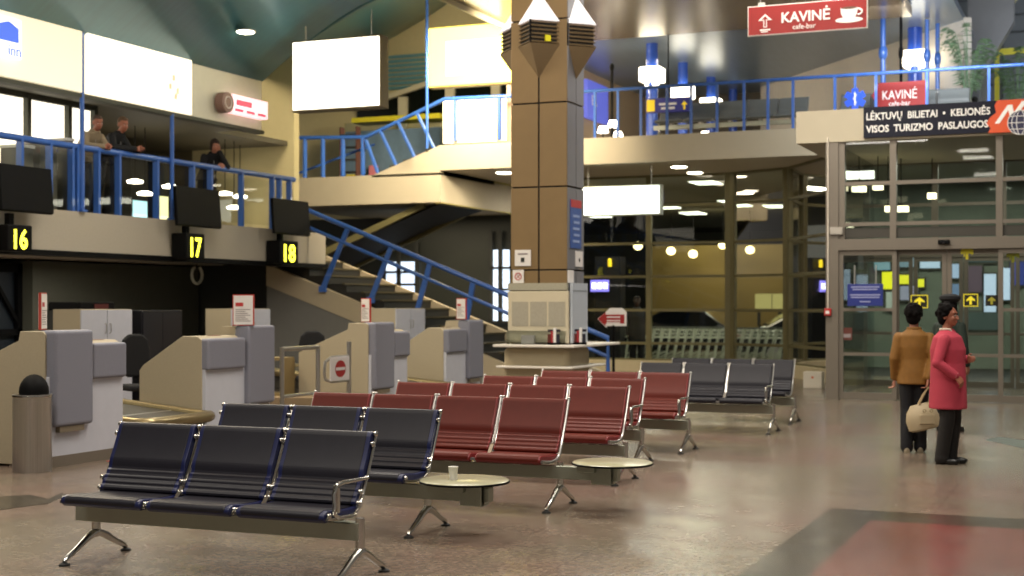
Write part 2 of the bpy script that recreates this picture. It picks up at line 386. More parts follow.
# sloping flight seen from below, behind the lower staircase
fp = [atY(330, 250, 28.7), atY(417, 207, 28.7)]
sl = (fp[1].z - fp[0].z) / (fp[1].x - fp[0].x)
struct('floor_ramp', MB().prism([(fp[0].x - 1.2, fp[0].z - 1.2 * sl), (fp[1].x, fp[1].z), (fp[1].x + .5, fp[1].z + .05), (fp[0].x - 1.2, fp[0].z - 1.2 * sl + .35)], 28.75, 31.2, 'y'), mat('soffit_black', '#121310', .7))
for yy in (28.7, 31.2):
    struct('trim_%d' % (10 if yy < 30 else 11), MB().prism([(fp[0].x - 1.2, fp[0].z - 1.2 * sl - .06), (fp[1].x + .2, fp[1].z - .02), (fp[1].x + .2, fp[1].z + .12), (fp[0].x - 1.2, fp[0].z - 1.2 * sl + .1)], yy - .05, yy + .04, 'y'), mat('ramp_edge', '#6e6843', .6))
# upper walls
struct('wall_upper_left', MB().box(-12.15, -12, 28.6, 40, 5.05, 7.4), mat('upper_beige', '#a28e76', .7))
struct('wall_upper_back', MB().box(-12, -8.4, 38.5, 38.7, 5.05, 7.4), mat('upper_dark', '#5a5348', .7))
struct('wall_upper_right', MB().prism([(-8.6, 37.6), (-2.75, 30.3), (-2.6, 30.4), (-8.45, 37.75)], 5.05, 7.4, 'z'), mat('upper_white', '#cdc6bb', .7))
struct('wall_blocks', MB().box(-4.5, 9, 36.5, 36.7, 5.05, 12), mat('block_wall', '#8b939c', .8, noise=.1))
bl = MB()
for k in range(12): bl.box(-4, 9, 36.44, 36.5, 5.2 + k * .42, 5.22 + k * .42)
for k in range(16): bl.box(-3.5 + k * .55, -3.48 + k * .55, 36.44, 36.5, 5.05, 10)
struct('trim_12', bl, mat('block_joint', '#6a7078', .8))

# ---------------------------------------------------------------- glass walls on the far side
A_, B_, C_, D_ = Vector((-13, 31.3, 0)), Vector((-7.83, 31.3, 0)), Vector((-6.36, 30.5, 0)), Vector((-5.1, 28.45, 0))
ZT = (.27, .65, 1.41, 2.18, 2.94, 3.8, 4.48)
def glass_wall(name, a, b, cuts, pane_m, zs=ZT, fm=mull, thick=.1):
    d = (b - a).normalized(); nrm = Vector((d.y, -d.x, 0))
    o = struct(name, MB().add([a + Vector((0, 0, zs[0])), b + Vector((0, 0, zs[0])), b + Vector((0, 0, zs[-1])), a + Vector((0, 0, zs[-1]))], [(0, 1, 2, 3)]), pane_m)
    f = MB()
    for c in cuts:
        p = a + d * c; f.bar(p + Vector((0, 0, zs[0])), p + Vector((0, 0, zs[-1])), thick, .12, d)
    f.build('mullion', fm, o)
    g = MB()
    for z in zs: g.bar(a + Vector((0, 0, z)), b + Vector((0, 0, z)), .08, .06)
    g.build('transom', fm, o)
    return o
la = (B_ - A_).length
def cut(x): return (atY(x, 300, 31.3).x - A_.x)
glass_wall('window_4', A_, B_, (cut(573), cut(649), la - .07), wallg)
glass_wall('window_5', B_, C_, (.07, (C_ - B_).length - .07), wallg)
glass_wall('window_6', C_, D_, (.06, (D_ - C_).length - .03), wallg)
glass_wall('window_11', D_, Vector((-4.3, 27.5, 0)), (.05,), wallg)
sm = mat('sill_cream', '#bcb090', .6)
for i, (a, b) in enumerate(((A_, B_), (B_, C_), (C_, D_), (D_, Vector((-4.3, 27.5, 0))))):
    struct('baseboard_%d' % (i + 1), MB().bar(a + Vector((0, -.05, .13)), b + Vector((0, -.05, .13)), .3, .26), sm)

# ---------------------------------------------------------------- vestibule with the sliding doors
YV = 23.3; XL = -4.74
def vx(x): return atY(x, 300, YV).x
struct('ceiling_vestibule', MB().box(XL, 9, YV, YS - .02, 4.18, 4.70), slabm)
struct('trim_13', MB().box(vx(825.5), vx(838), YV + .02, YV + .25, 0, 4.18), frame_m)
struct('trim_14', MB().box(vx(838), 3, YV + .02, YV + .2, 2.42, 2.60), frame_m)
struct('trim_15', MB().box(vx(838), 3, YV + .1, YV + .2, 2.62, 2.78), mat('strip_dark', '#3a372f', .5))
o = struct('window_7', MB().add([(vx(838), YV + .12, 2.78), (3, YV + .12, 2.78), (3, YV + .12, 4.18), (vx(838), YV + .12, 4.18)], [(0, 1, 2, 3)]), doorg)
f = MB()
for x in (841, 892.5, 999, 1080): f.box(vx(x) - .05, vx(x) + .05, YV + .05, YV + .19, 2.6, 4.18)
f.build('mullion', frame_m, o)
f = MB()
for y in (181, 222.5): z = atY(930, y, YV).z; f.box(vx(838), 3, YV + .06, YV + .18, z - .03, z + .03)
f.build('transom', frame_m, o)
struct('window_8', MB().add([(vx(838) - .05, YV + .2, .05), (vx(838) - .05, 27.5, .05), (vx(838) - .05, 27.5, 4.18), (vx(838) - .05, YV + .2, 4.18)], [(0, 1, 2, 3)]), doorg)
def door(name, x0, x1, y, zt=2.42, mid=(.74, 1.46)):
    o = struct(name, MB().add([(x0, y, .08), (x1, y, .08), (x1, y, zt), (x0, y, zt)], [(0, 1, 2, 3)]), doorg)
    f = MB()
    for x in (x0 + .035, x1 - .035): f.box(x - .035, x + .035, y - .03, y + .03, 0.01, zt)
    f.box(x0 + .07, x1 - .07, y - .028, y + .028, .01, .12); f.box(x0 + .07, x1 - .07, y - .028, y + .028, zt - .08, zt - .003)
    for z in mid: f.box(x0 + .07, x1 - .07, y - .025, y + .025, z - .025, z + .025)
    f.build('door_frame', frame_m, o)
    return o
door('door_2', vx(838), vx(896), YV + .1)
door('door_3', vx(893), vx(945.5), YV + .2, mid=(.74,))
door('door_4', vx(946), vx(1002), YV + .2, mid=(.74,))
door('door_5', vx(998), vx(1060), YV + .1)
# inner door line of the vestibule
Y2 = 27.4
struct('trim_16', MB().box(-4.3, 3, Y2, Y2 + .12, 2.42, 2.6), frame_m)
for i, (x0, x1) in enumerate(((-4.3, -3.4), (-3.38, -2.5), (-2.48, -1.6), (-1.58, -.7), (-.68, .2))):
    door('door_%d' % (6 + i), x0, x1, Y2 + .06, mid=(1.0,))
glass_wall('window_9', Vector((-4.3, Y2 + .06, 0)), Vector((3, Y2 + .06, 0)), (.05, 1.3, 2.5, 3.6), doorg, zs=(2.6, 3.4, 4.18), fm=frame_m)

# ---------------------------------------------------------------- outside
struct('ground', MB().box(-30, 30, 31.2, 75, -.35, -.02), mat('asphalt', '#2c2c2c', .55, noise=.2))
struct('ground_porch', MB().box(-4.2, 9, 27.6, 31.2, .0, .006), mat('porch_grey', '#3d3a34', .5))
struct('ceiling_canopy', MB().box(-13.1, 9, 31.4, 60, 4.55, 4.6).box(-26, -13.1, 33.4, 60, 4.55, 4.6), mat('canopy_dark', '#4a483a', .6))
struct('wall_outside_yellow', MB().box(-14.4, -8.6, 46, 46.2, 0, 3.5), mat('ochre_wall', '#766535', .7, noise=.08, nscale=2))
struct('wall_outside', MB().box(-30, 9, 58, 58.3, 0, 6), mat('far_dark_wall', '#4a4d48', .8))
# ================================================================ BENCHES
def back_profile():
    y0, z0, y1, z1 = .072, .408, .29, .805
    L = sqrt((y1 - y0) ** 2 + (z1 - z0) ** 2); ty, tz = (y1 - y0) / L, (z1 - z0) / L; ny, nz = -tz, ty
    fr = []
    N = 34
    for i in range(N + 1):
        s = i / N
        if s < .33: off = .012 + .009 * abs(sin(s / .33 * pi * 4))
        else:
            u = (s - .33) / .67; off = .012 + .022 * min(1, sin(pi * min(.5, u * 2.2)) if u < .23 else 1) * (1 if u < .86 else sqrt(max(0, 1 - ((u - .86) / .14) ** 2)))
        bow = -.02 * sin(pi * s)
        fr.append((y0 + ty * s * L + ny * (off + bow), z0 + tz * s * L + nz * (off + bow)))
    bk = [(y0 + ty * s * L - ny * .012 - ny * (.02 * sin(pi * s)), z0 + tz * s * L - nz * .012 - nz * .02 * sin(pi * s)) for s in (1, .8, .6, .4, .2, 0)]
    return fr + bk
BP = back_profile()
def shrink(poly, d):
    cy = sum(p[0] for p in poly) / len(poly); return [(p[0] - d, p[1]) for p in poly]
SP = [(-.26, .355), (-.285, .372), (-.288, .392), (-.275, .410), (-.24, .420), (-.15, .412), (-.05, .402), (.06, .402), (.10, .410), (.10, .375), (0, .362), (-.12, .36)]
def bench(loc, n, p, kind, label, arm=False, table=False, group=None, lod=False):
    """a row of n seats on one beam; its right-hand end at loc, the seats run towards -x and face -y"""
    main, side, fr = {'navy': (navy, navy_side, chrome), 'red': (red_l, red_side, steel), 'dark': (navy, navy, steel), 'grey': (grey_l, grey_l, steel)}[kind]
    t = thing('waiting_bench', label, 'bench', loc, 0, group)
    for k in range(n):
        x1 = -k * p - .022; x0 = x1 - p + .044
        m = .028 if kind == 'navy' else .012
        b = MB().prism(shrink(BP, -.004), x0, x1, 'x').build('backrest', side, t, bevel=.006)
        if not lod: MB().prism(BP, x0 + m, x1 - m, 'x').build('back_cushion', main, b, bevel=.005)
        s = MB().prism([(q[0], q[1] - .003) for q in SP], x0, x1, 'x').build('seat', side, t, bevel=.008)
        if not lod: MB().prism([(q[0] * 1.0 - .002, q[1] + .002) for q in SP], x0 + m, x1 - m, 'x').build('seat_cushion', main, s, bevel=.008)
    for k in range(n):
        for sx in (-k * p - .012, -(k + 1) * p + .012):
            f = MB(); w = .016 if kind != 'red' else .02
            prof = [(-.27, .375), (-.10, .355), (.03, .36), (.10, .40), (.17, .53), (.235, .66), (.302, .81)]
            f.tube([(sx, a, b_) for a, b_ in prof], w * .62, 8)
            if kind == 'navy':
                for a, b_ in ((.297, .795), (.262, .74), (.12, .48), (.095, .42), (-.235, .39)): f.ball((sx, a - .012, b_), .017, seg=8, rings=6)
            else:
                f.ball((sx, .302, .81), w * .8, seg=8, rings=6)
            f.build('side_frame', fr, t, smooth=True)
    for k in range(1, n):
        c = MB(); c.bar((-k * p, .29, .77), (-k * p, .10, .44), .012, .01)
        for a, b_ in ((.28, .75), (.11, .45), (-.0, .36)): c.cbox((-k * p, a, b_), .05, .022, .028)
        c.bar((-k * p, .0, .345), (-k * p, .11, .46), .03, .012).build('seat_link', fr, t)
    x0 = -n * p - .08; x1 = .05 + (.45 if table else 0)
    bm_ = MB().box(x0, x1, -.035, .045, .225, .325).build('beam', beam_m, t, bevel=.006)
    for k in range(n):
        MB().box(-k * p - p * .5 - .03, -k * p - p * .5 + .03, -.1, .1, .325, .358).build('seat_mount', steel, t)
    for lx in (.045 if not table else .03, -n * p + .05):
        l = MB().tube([(lx, 0, .35), (lx, 0, .27), (lx, 0, .16)], [.028, .028, .026], 12)
        l.ball((lx, 0, .16), .034, seg=12)
        for sg in (-1, 1):
            l.tube([(lx, .01 * sg, .16), (lx, .08 * sg, .135), (lx, .18 * sg, .08), (lx, .27 * sg, .038), (lx, .285 * sg, .022)], [.027, .024, .019, .017, .014], 10)
        lo = l.build('leg', chrome, t, smooth=True)
        for sg in (-1, 1): MB().lathe([(.034, 0), (.032, .01), (.012, .02), (.01, .03)], (lx, .285 * sg, 0), 14).build('foot_glide', blackr, lo, smooth=True)
    if arm:
        a = MB().tube([(-.0, .17, .555), (0, -.12, .56), (0, -.19, .55), (0, -.215, .50), (0, -.20, .44), (0, -.22, .40), (0, -.16, .37), (0, .02, .36)], [.011, .014, .013, .013, .013, .014, .013, .013], 10)
        a.box(-.014, .014, -.20, -.17, .40, .54); a.build('armrest', chrome, t, smooth=True)
    if table:
        MB().lathe([(.285, 0), (.30, .006), (.30, .016), (.292, .022)], (table, -.03, .352), 40).build('table_top', mat('table_laminate', '#a5a286', .22), t, smooth=True)
        MB().lathe([(.303, .002), (.306, .009), (.303, .016)], (table, -.03, .352), 40).build('table_edge', black, t, smooth=True)
        br = MB().box(.2, .34, -.1, .08, .29, .352).box(.30, .46, -.06, -.02, .20, .35); br.box(.42, .46, -.08, .06, .2, .35); br.build('table_bracket', beam_m, t, bevel=.005)
    return t
bench((-3.92, 7.02, 0), 3, .612, 'navy', 'navy blue three-seat bench nearest the camera, with chrome armrest at its end', arm=True)
bench((-4.31, 8.7, 0), 3, .607, 'navy', 'navy blue bench carrying a round side table with a white paper cup', table=.32)
bench((-3.88, 10.1, 0), 4, .575, 'red', 'dark red four-seat bench with a round empty side table at its end', table=.46)
bench((-3.93, 11.78, 0), 4, .583, 'red', 'dark red four-seat bench without table, just behind the empty round side table')
bench((-4.23, 13.2, 0), 3, .588, 'red', 'dark red bench between the four-seat red row and the rearmost red row', arm=True)
bench((-4.13, 14.5, 0), 3, .577, 'red', 'rearmost dark red bench, its end seat fully visible in front of the dark seats', arm=True)
bench((-3.78, 17.0, 0), 3, .572, 'dark', 'dark blue-black bench with slim metal frames behind the last red bench', arm=True)
bench((-3.84, 18.55, 0), 3, .567, 'dark', 'farthest dark bench on the ground floor, nearest the glass wall')
bench((-5.75, 29.35, 5.05), 5, .64, 'grey', 'grey five-seat bench on the upper floor behind the blue railing', lod=True)
bench((-2.55, 29.35, 5.05), 4, .64, 'grey', 'grey bench on the upper floor above the navy shop sign', lod=True)

# paper cup on the table
c = MB().lathe([(.024, 0), (.0245, .004), (.033, .082), (.035, .085), (.034, .088), (.031, .084), (.023, .008)], (-4.05, 8.62, .375), 20)
tag(c.build('paper_cup', mat('cup_white', '#e6e4dc', .6), smooth=True), 'small white paper cup on the round side table', 'cup')

# ================================================================ CHECK-IN DESKS
XF = -9.2
def desk(label, tall, low, side):
    """side = -1: the tall part is nearer; the desk faces +x"""
    y0 = min(tall[0], low[0]); y1 = max(tall[1], low[1])
    t = thing('check_in_desk', label, 'desk', (XF, (y0 + y1) / 2, 0)); cy = (y0 + y1) / 2
    def Y(v): return v - cy
    tp = [(-.06, .10), (-.06, 1.26), (-.09, 1.29), (-.36, 1.29), (-.38, 1.2), (-1.15, .88), (-1.15, 0.02), (-.06, .02)]
    lp = [(-.06, .10), (-.06, 1.15), (-.12, 1.19), (-.32, 1.19), (-.85, .86), (-.9, .80), (-.9, .02), (-.06, .02)]
    a, b_ = Y(tall[0]), Y(tall[1]); near = a < Y(low[0])
    s = MB().prism(tp, a if near else b_ - .03, (a + .03) if near else b_, 'y').build('side_panel', desk_beige, t, bevel=.006)
    MB().prism(tp, a + .03, b_ - .03, 'y').build('tall_cabinet', desk_beige, t)
    c_, d_ = Y(low[0]), Y(low[1])
    MB().prism(lp, c_, d_, 'y').build('low_cabinet', desk_beige, t, bevel=.006)
    MB().box(-.5, -.02, Y(y0) + .012, Y(y1) - .012, .10, .86).build('white_front', desk_white, t, bevel=.004)
    MB().box(-.5, -.012, Y(y0) + .01, Y(y1) - .01, 0, .105).build('plinth', mat('plinth_brown', '#6f665a', .6), t)
    MB().box(-.16, .05, a + .02, b_ - .0, .385, 1.30).build('tall_front', desk_grey, t, bevel=.035, bseg=4)
    MB().box(-.10, .03, a + .10, b_ - .12, .33, .385).build('recess', mat('recess_brown', '#756a58', .7), t)
    MB().box(-.18, .03, c_ + .005, d_ - .005, .815, 1.165).build('low_front', desk_grey, t, bevel=.03, bseg=4)
    MB().box(-.2, -.12, (c_ + d_) / 2 - .08, (c_ + d_) / 2 + .08, 1.165, 1.195).build('card_tray', mat('tray_brown', '#7c5342', .5), t)
    return t
desk('check-in desk beside the steel litter bin, tall grey panel nearer than its low one', (10.66, 11.23), (11.24, 11.77), -1)
desk('check-in desk between the near baggage belt and the steel gate', (13.93, 14.51), (13.17, 13.92), 1)
desk('check-in desk just beyond the gate with the red no-entry sign', (17.0, 17.58), (17.59, 18.1), -1)
desk('last check-in desk of the line, nearest the pillar', (20.05, 20.62), (19.36, 20.04), 1)

def sign_stand(x, y, z, rz, label, w=.235, h=.335):
    t = thing('notice_holder', label, 'notice', (x, y, z), rz)
    MB().box(-w / 2, w / 2, -.012, .012, .0, h).build('frame', mat('frame_red', '#b03a2e', .5), t)
    pg = MB().box(-w / 2 + .012, w / 2 - .012, -.016, .016, .012, h - .012).build('sheet', paper, t)
    ln = MB()
    for k in range(7): ln.box(-w * .36, w * .34 - .03 * (k % 3), -.0185, -.016, .05 + k * .022, .058 + k * .022)
    ln.build('print', mat('ink_grey', '#8f8686', .8), pg)
    MB().box(-w * .36, 0, -.0185, -.016, h * .62, h * .74).build('heading', redline, pg)
    MB().box(-w / 2, w / 2, -.05, .05, -.006, .004).build('base', clearg, t)
    return t
sign_stand(-9.54, 10.95, 1.30, radians(121), 'red-edged notice seen almost edge-on, on the desk beside the litter bin', w=.30, h=.36)
sign_stand(-9.25, 13.98, 1.30, radians(20), 'red-edged notice facing the seats, on the desk before the steel gate', w=.25, h=.36)
sign_stand(-9.40, 17.2, 1.30, radians(-22), 'red-edged notice on the desk just past the steel gate', w=.19, h=.33)
sign_stand(-9.30, 20.1, 1.31, radians(-18), 'red-edged notice on the last check-in desk', w=.2, h=.33)

def conveyor(y0, y1, label):
    t = thing('baggage_conveyor', label, 'conveyor', (XF, (y0 + y1) / 2, 0)); w = (y1 - y0) / 2
    MB().box(-2.6, -.05, -w + .1, w - .1, 0, .28).build('base', mat('conveyor_base', '#4b473e', .6), t)
    MB().prism([(-2.6, .3), (0, .25), (.12, .25), (.12, .345), (0, .345), (-2.6, .575)], -w + .09, w - .09, 'y').build('belt', mat('belt_dark', '#3b382f', .6), t)
    r = MB()
    path = [(-2.6, -w + .05), (.04, -w + .05), (.16, -w + .09), (.2, -w + .2), (.2, w - .2), (.16, w - .09), (.04, w - .05), (-2.6, w - .05)]
    r.tube([(a, b_, .33 - .09 * min(a, 0)) for a, b_ in path], .06, 10)
    r.build('rim', brass, t, smooth=True)
    MB().tube([(-.35, -w + .1, .36), (-.35, w - .1, .36)], .022, 8).build('roller', steel, t, smooth=True)
    return t
conveyor(11.82, 13.10, 'baggage belt with rounded metal rim between the two near desks')
conveyor(18.15, 19.30, 'baggage belt with metal rim between the two far desks')

# litter bin
t = thing('litter_bin', 'brushed steel litter bin with black swing lid by the first desk', 'litter bin', (-9.2, 10.42, 0))
MB().lathe([(.172, 0), (.175, .01), (.175, .69), (.178, .695), (.178, .715), (.165, .715), (.165, .7)], seg=36).build('bin_body', steel, t, smooth=True)
MB().lathe([(.178, .0), (.18, .012), (.176, .024)], (0, 0, .69), 36).build('rim', chrome, t, smooth=True)
l = MB().ball((.02, 0, .74), .135, .135, .16, 20, 12); l.build('lid', black, t, smooth=True)

def cabinet(x, y, h, label):
    t = thing('storage_cabinet', label, 'cabinet', (x, y, 0))
    MB().box(-.46, -.02, 0, 1.05, 0, h).build('cabinet_body', desk_beige, t)
    for a in (0, .527):
        d = MB().box(-.02, 0, a + .004, a + .52, .06, h - .01).build('door', mat('cabinet_white', '#b8bac4', .5), t, bevel=.003)
        hy = a + .48 if a == 0 else a + .045
        MB().tube([(.0, hy, h - .32), (.025, hy, h - .31), (.025, hy, h - .20), (.0, hy, h - .19)], .006, 6).build('handle', steel, d)
    return t
cabinet(-12.35, 14.9, 1.48, 'white double-door cabinet against the dark wall, behind the litter bin')
cabinet(-11.95, 17.75, 1.48, 'white cabinet half hidden behind the notice of the second desk')
cabinet(-10.6, 20.4, 1.48, 'white cabinet in front of the staircase wall, by the third desk')
# low dark shelf with papers on the wall behind first cabinet
t = thing('office_printer', 'dark machine with red front on top of the wall shelf', 'printer', (-13.4, 16.0, 0))
MB().box(-.3, .3, -.25, .6, 0, 1.46).build('stand', dark, t); MB().box(-.28, .28, -.2, .55, 1.46, 1.58).build('printer_body', black, t, bevel=.02)
MB().box(.28, .29, .1, .4, 1.48, 1.55).build('front_panel', mat('dull_red', '#4c1512', .5), t)
t = thing('dark_locker', 'tall dark locker between the white cabinets', 'locker', (-12.6, 16.9, 0))
MB().box(-.4, .02, -.45, .5, 0, 1.46).build('locker_body', mat('locker_dark', '#0c0d16', .4), t, bevel=.01)
MB().box(.02, .035, -.43, .015, .05, 1.42).build('door', mat('locker_dark2', '#10111c', .35), t); MB().box(.02, .035, .025, .48, .05, 1.42).build('door', mat('locker_dark2'), t)

def office_chair(loc, rz, label):
    t = thing('office_chair', label, 'chair', loc, rz)
    b = MB()
    b.prism([(-.19, .66), (-.2, .95), (-.17, 1.09), (-.09, 1.16), (.09, 1.16), (.17, 1.09), (.2, .95), (.19, .66), (.1, .60), (-.1, .60)], .19, .26, 'y')
    b.build('backrest', blackf, t, bevel=.03, bseg=3)
    MB().box(-.25, .25, -.27, .22, .44, .52).build('seat', blackf, t, bevel=.035, bseg=3)
    MB().bar((0, .2, .47), (0, .27, .8), .06, .02).build('back_support', black, t)
    MB().tube([(0, 0, .1), (0, 0, .44)], .028, 10).build('gas_column', steel, t)
    for k in range(5):
        g = 2 * pi * k / 5 + .3
        l = MB().tube([(0, 0, .12), (.3 * cos(g), .3 * sin(g), .07)], [.03, .018], 8).build('foot', black, t)
        MB().tube([(.3 * cos(g) - .02, .3 * sin(g), .03), (.3 * cos(g) + .02, .3 * sin(g), .03)], .03, 10).build('caster', blackr, l)
    return t
p = at(142, 400, 18.3); office_chair((p.x, p.y, 0), radians(60), 'black swivel chair behind the near baggage belt')
p = at(315, 400, 20.3); office_chair((p.x, p.y, 0), radians(40), 'black swivel chair standing behind the steel gate')
# carton pile behind the gate
for (px, w, h, lb) in ((232, .45, .42, 'brown carton on the floor beside the swivel chair behind the gate'), (296, .62, .30, 'low pale carton on the floor behind the steel gate')):
    p = at(px, 400, 19.2); t = thing('cardboard_box', lb, 'box', (p.x, p.y, 0), radians(15))
    MB().box(-w / 2, w / 2, -.2, .2, 0, h).build('carton', mat('carton', '#8b775c', .8), t, bevel=.006)
    MB().box(-w / 2 - .002, w / 2 + .002, -.03, .03, h, h + .003).build('tape', mat('tape', '#b09a70', .4), t)
p = at(258, 380, 19.6); t = thing('low_shelf', 'low brown shelf beside the swivel chair behind the gate', 'shelf', (p.x, p.y, 0), radians(10))
MB().box(-.45, .45, -.2, .2, .78, .82).build('shelf_board', mat('shelf_wood', '#8a774e', .6), t); MB().box(-.45, .45, -.2, .2, .3, .34).build('shelf_board', mat('shelf_wood'), t)
for x in (-.44, .44): MB().box(x - .02, x + .02, -.2, .2, 0, .8).build('side_panel', mat('shelf_wood'), t)

# steel gate with the no-entry sign
g0 = atX(282, 345, -9.3); g1 = atX(318, 345, -9.3); g2 = atX(329, 345, -9.3); g3 = atX(349, 345, -9.3)
t = thing('steel_gate', 'brushed steel tube gate with red and white no-entry plate between desks', 'gate', (-9.3, g0.y, 0))
def gy(v): return v.y - g0.y
for v in (g0, g1): MB().tube([(0, gy(v), 0), (0, gy(v), 1.02)], .028, 12).build('post', steel, t, smooth=True)
r = MB(); r.tube([(0, 0, 1.0), (0, gy(g1), 1.0)], .03, 10); r.tube([(0, 0, .42), (0, gy(g1), .42)], .022, 8); r.build('rail', steel, t, smooth=True)
yy = gy(g2); y3 = gy(g3)
MB().tube([(0, y3, 0), (0, y3, 1.05)], .03, 12).build('post', steel, t, smooth=True)
MB().tube([(0, y3, .86), (0, yy + .05, .86), (0, yy - .1, .80), (0, yy - .12, .66), (0, yy - .1, .58), (0, yy + .05, .54), (0, y3, .54)], .02, 8).build('swing_arm', steel, t, smooth=True)
# the plate hangs on the arm and faces the seats
pl = MB().box(.02, .035, yy - .02, y3 - .05, .55, .86).build('sign_plate', mat('plate_white', '#d8d4d4', .5), t, bevel=.004)
cy_, cz_ = (yy + y3) / 2 - .03, .705
MB().add([(.038, cy_ + .14 * cos(a), cz_ + .11 * sin(a)) for a in [2 * pi * k / 24 for k in range(24)]], [tuple(range(24))]).build('red_disc', mat('symbol_red', '#a02428', .5), pl)
MB().box(.038, .041, cy_ - .12, cy_ + .12, cz_ - .02, cz_ + .02).build('white_bar', mat('plate_white'), pl)

# red line on the floor beside the desk
tag(MB().prism([(-9.1, 11.35), (-8.75, 11.45), (-8.7, 12.3), (-8.73, 12.3), (-8.79, 11.48), (-9.1, 11.38)], .001, .004, 'z').build('floor_marking', redline), 'thin red line on the floor in front of the first desk', 'floor marking')

# white ring hanging under the balcony
p = atX(197, 275, -15.5)
t = thing('ring_lamp', 'pale open ring hanging below the balcony edge', 'lamp', (p.x, p.y, p.z))
MB().tube([(0, .16 * cos(a), .16 * sin(a)) for a in [radians(120 + k * 30) for k in range(11)]], .028, 8).build('ring', mat('ring_white', '#a8a898', .5), t, smooth=True)
MB().tube([(0, 0, -.15), (0, -.1, .0), (0, 0, 2.3 - p.z)], .006, 6).build('cable', black, t)

# ================================================================ PILLAR
YP = 17.4
X0 = atY(511, 300, YP).x; X1 = atY(567, 300, YP).x; DP = .62; XC = (X0 + X1) / 2; WP = X1 - X0
t = thing('pillar', 'square brown clad pillar with dark joints rising through the hall', 'pillar', (XC, YP, 0))
core = MB().box(-WP / 2 + .02, WP / 2 - .02, .02, DP - .02, 0, 7.1).build('core', pillg, t)
zs = [0] + [atY(540, y, YP).z for y in (270, 187, 103, 20)] + [7.1]
for a, b_ in zip(zs[:-1], zs[1:]):
    for (x0, x1) in ((-WP / 2, -.012), (.012, WP / 2)):
        MB().box(x0, x1, 0, DP, a + .01, b_ - .01).build('cladding_panel', pill, t, bevel=.004)
pl_x = WP / 2
side_m = mat('pillar_side', '#7c7c80', .45, .15)
for a, b_ in zip(zs[:-1], zs[1:]):
    for (y0, y1) in ((.01, DP / 2 - .01), (DP / 2 + .01, DP - .01)): MB().box(pl_x, pl_x + .012, y0, y1, a + .012, b_ - .012).build('side_cladding', side_m, t)

def wall_lamp(loc, label, notch=False):
    t = thing('louvred_lamp', label, 'lamp', loc, pi / 4); s = .21
    top = mat('lamp_top', '#e9e6e2', .5, emis='#e9e6f0', estr=.55); tn = mat('lamp_tan', '#6e5c42', .5)
    MB().add([(-s, -s, .3), (s, -s, .3), (s, s, .3), (-s, s, .3), (0, 0, .72)], [(0, 1, 4), (1, 2, 4), (2, 3, 4), (3, 0, 4), (3, 2, 1, 0)]).build('upper_hood', top, t)
    MB().add([(-s, -s, 0), (s, -s, 0), (s, s, 0), (-s, s, 0), (0, 0, -.42)], [(0, 1, 4), (1, 2, 4), (2, 3, 4), (3, 0, 4), (0, 1, 2, 3)]).build('lower_hood', tn, t)
    MB().box(-s + .03, s - .03, -s + .03, s - .03, 0, .3).build('lamp_core', pillg, t)
    for k in range(6):
        z = .01 + k * .052
        MB().add([(-s, -s, z), (s, -s, z), (s, s, z), (-s, s, z), (-s + .03, -s + .03, z + .028), (s - .03, -s + .03, z + .028), (s - .03, s - .03, z + .028), (-s + .03, s - .03, z + .028)],
                 [(0, 1, 5, 4), (1, 2, 6, 5), (2, 3, 7, 6), (3, 0, 4, 7), (3, 2, 1, 0), (4, 5, 6, 7)]).build('louvre', tn, t)
    MB().bar((-s, -s, -.0), (-s, -s, .3), .02, .02).build('edge_strip', black, t)
    if notch: MB().box(-s + .34, -s + .36 + .06, -s - .006, -s + .02, .03, .11).xf(Matrix.Translation((-.13, 0, 0))).build('yellow_label', mat('label_yellow', '#e0d818', .5), t)
    return t
zl = atY(537, 46, YP).z
wall_lamp((XC, YP, zl), 'louvred pyramid lamp with small yellow label, on the front of the pillar', True)
wall_lamp((XC + WP / 2, YP + DP / 2, zl - .02), 'louvred pyramid lamp on the side of the pillar above the blue poster')
wall_lamp((XC - WP / 2, YP + DP / 2, zl - .02), 'louvred pyramid lamp half hidden behind the pillar beside the yellow screen')

# writing shelf and notice panels round the pillar foot
zsh = 1.02
t = thing('writing_shelf', 'pale two-tier writing shelf wrapped round the foot of the pillar', 'shelf', (XC, YP, 0))
cs = mat('shelf_cream', '#d6d0c6', .45)
MB().prism([(-WP / 2 - .13, -.32), (WP / 2 + .22, -.32), (WP / 2 + .24, DP + .85), (-WP / 2 - .13, DP + .85)], zsh - .035, zsh, 'z').build('shelf_top', cs, t, bevel=.01)
MB().prism([(-WP / 2 - .10, -.28), (WP / 2 + .18, -.28), (WP / 2 + .18, DP + .4), (-WP / 2 - .10, DP + .3)], .71, .74, 'z').build('lower_shelf', cs, t, bevel=.01)
MB().box(-WP / 2 - .07, WP / 2 + .07, -.12, DP + .1, .02, zsh - .035).build('pedestal', mat('pedestal_beige', '#b0a488', .6), t, bevel=.08, bseg=4)
z1 = atY(540, 283, YP - .1).z; z2 = atY(540, 291, YP - .1).z
t = thing('notice_board', 'cream notice panel with three grey sheets on the pillar above the shelf', 'notice board', (XC, YP - .03, zsh))
MB().box(-WP / 2 - .02, WP / 2 + .04, -.03, .02, 0.02, z2 - zsh).build('panel', mat('panel_cream', '#c3b99f', .6), t, bevel=.006)
MB().box(-WP / 2 - .02, WP / 2 + .02, -.03, .02, z2 - zsh + .012, z1 - zsh).build('top_rail', mat('rail_perforated', '#9f9b88', .5, noise=.35, nscale=70), t)
for k in range(3):
    MB().box(-WP / 2 + .04 + k * .26, -WP / 2 + .27 + k * .26, -.034, -.03, .24, .56).build('sheet', mat('sheet_grey', '#9f9988', .7, noise=.15, nscale=30), t)
MB().box(-WP / 2, WP / 2, -.12, -.03, .0, .18).build('leaflet_tray', clearg, t)
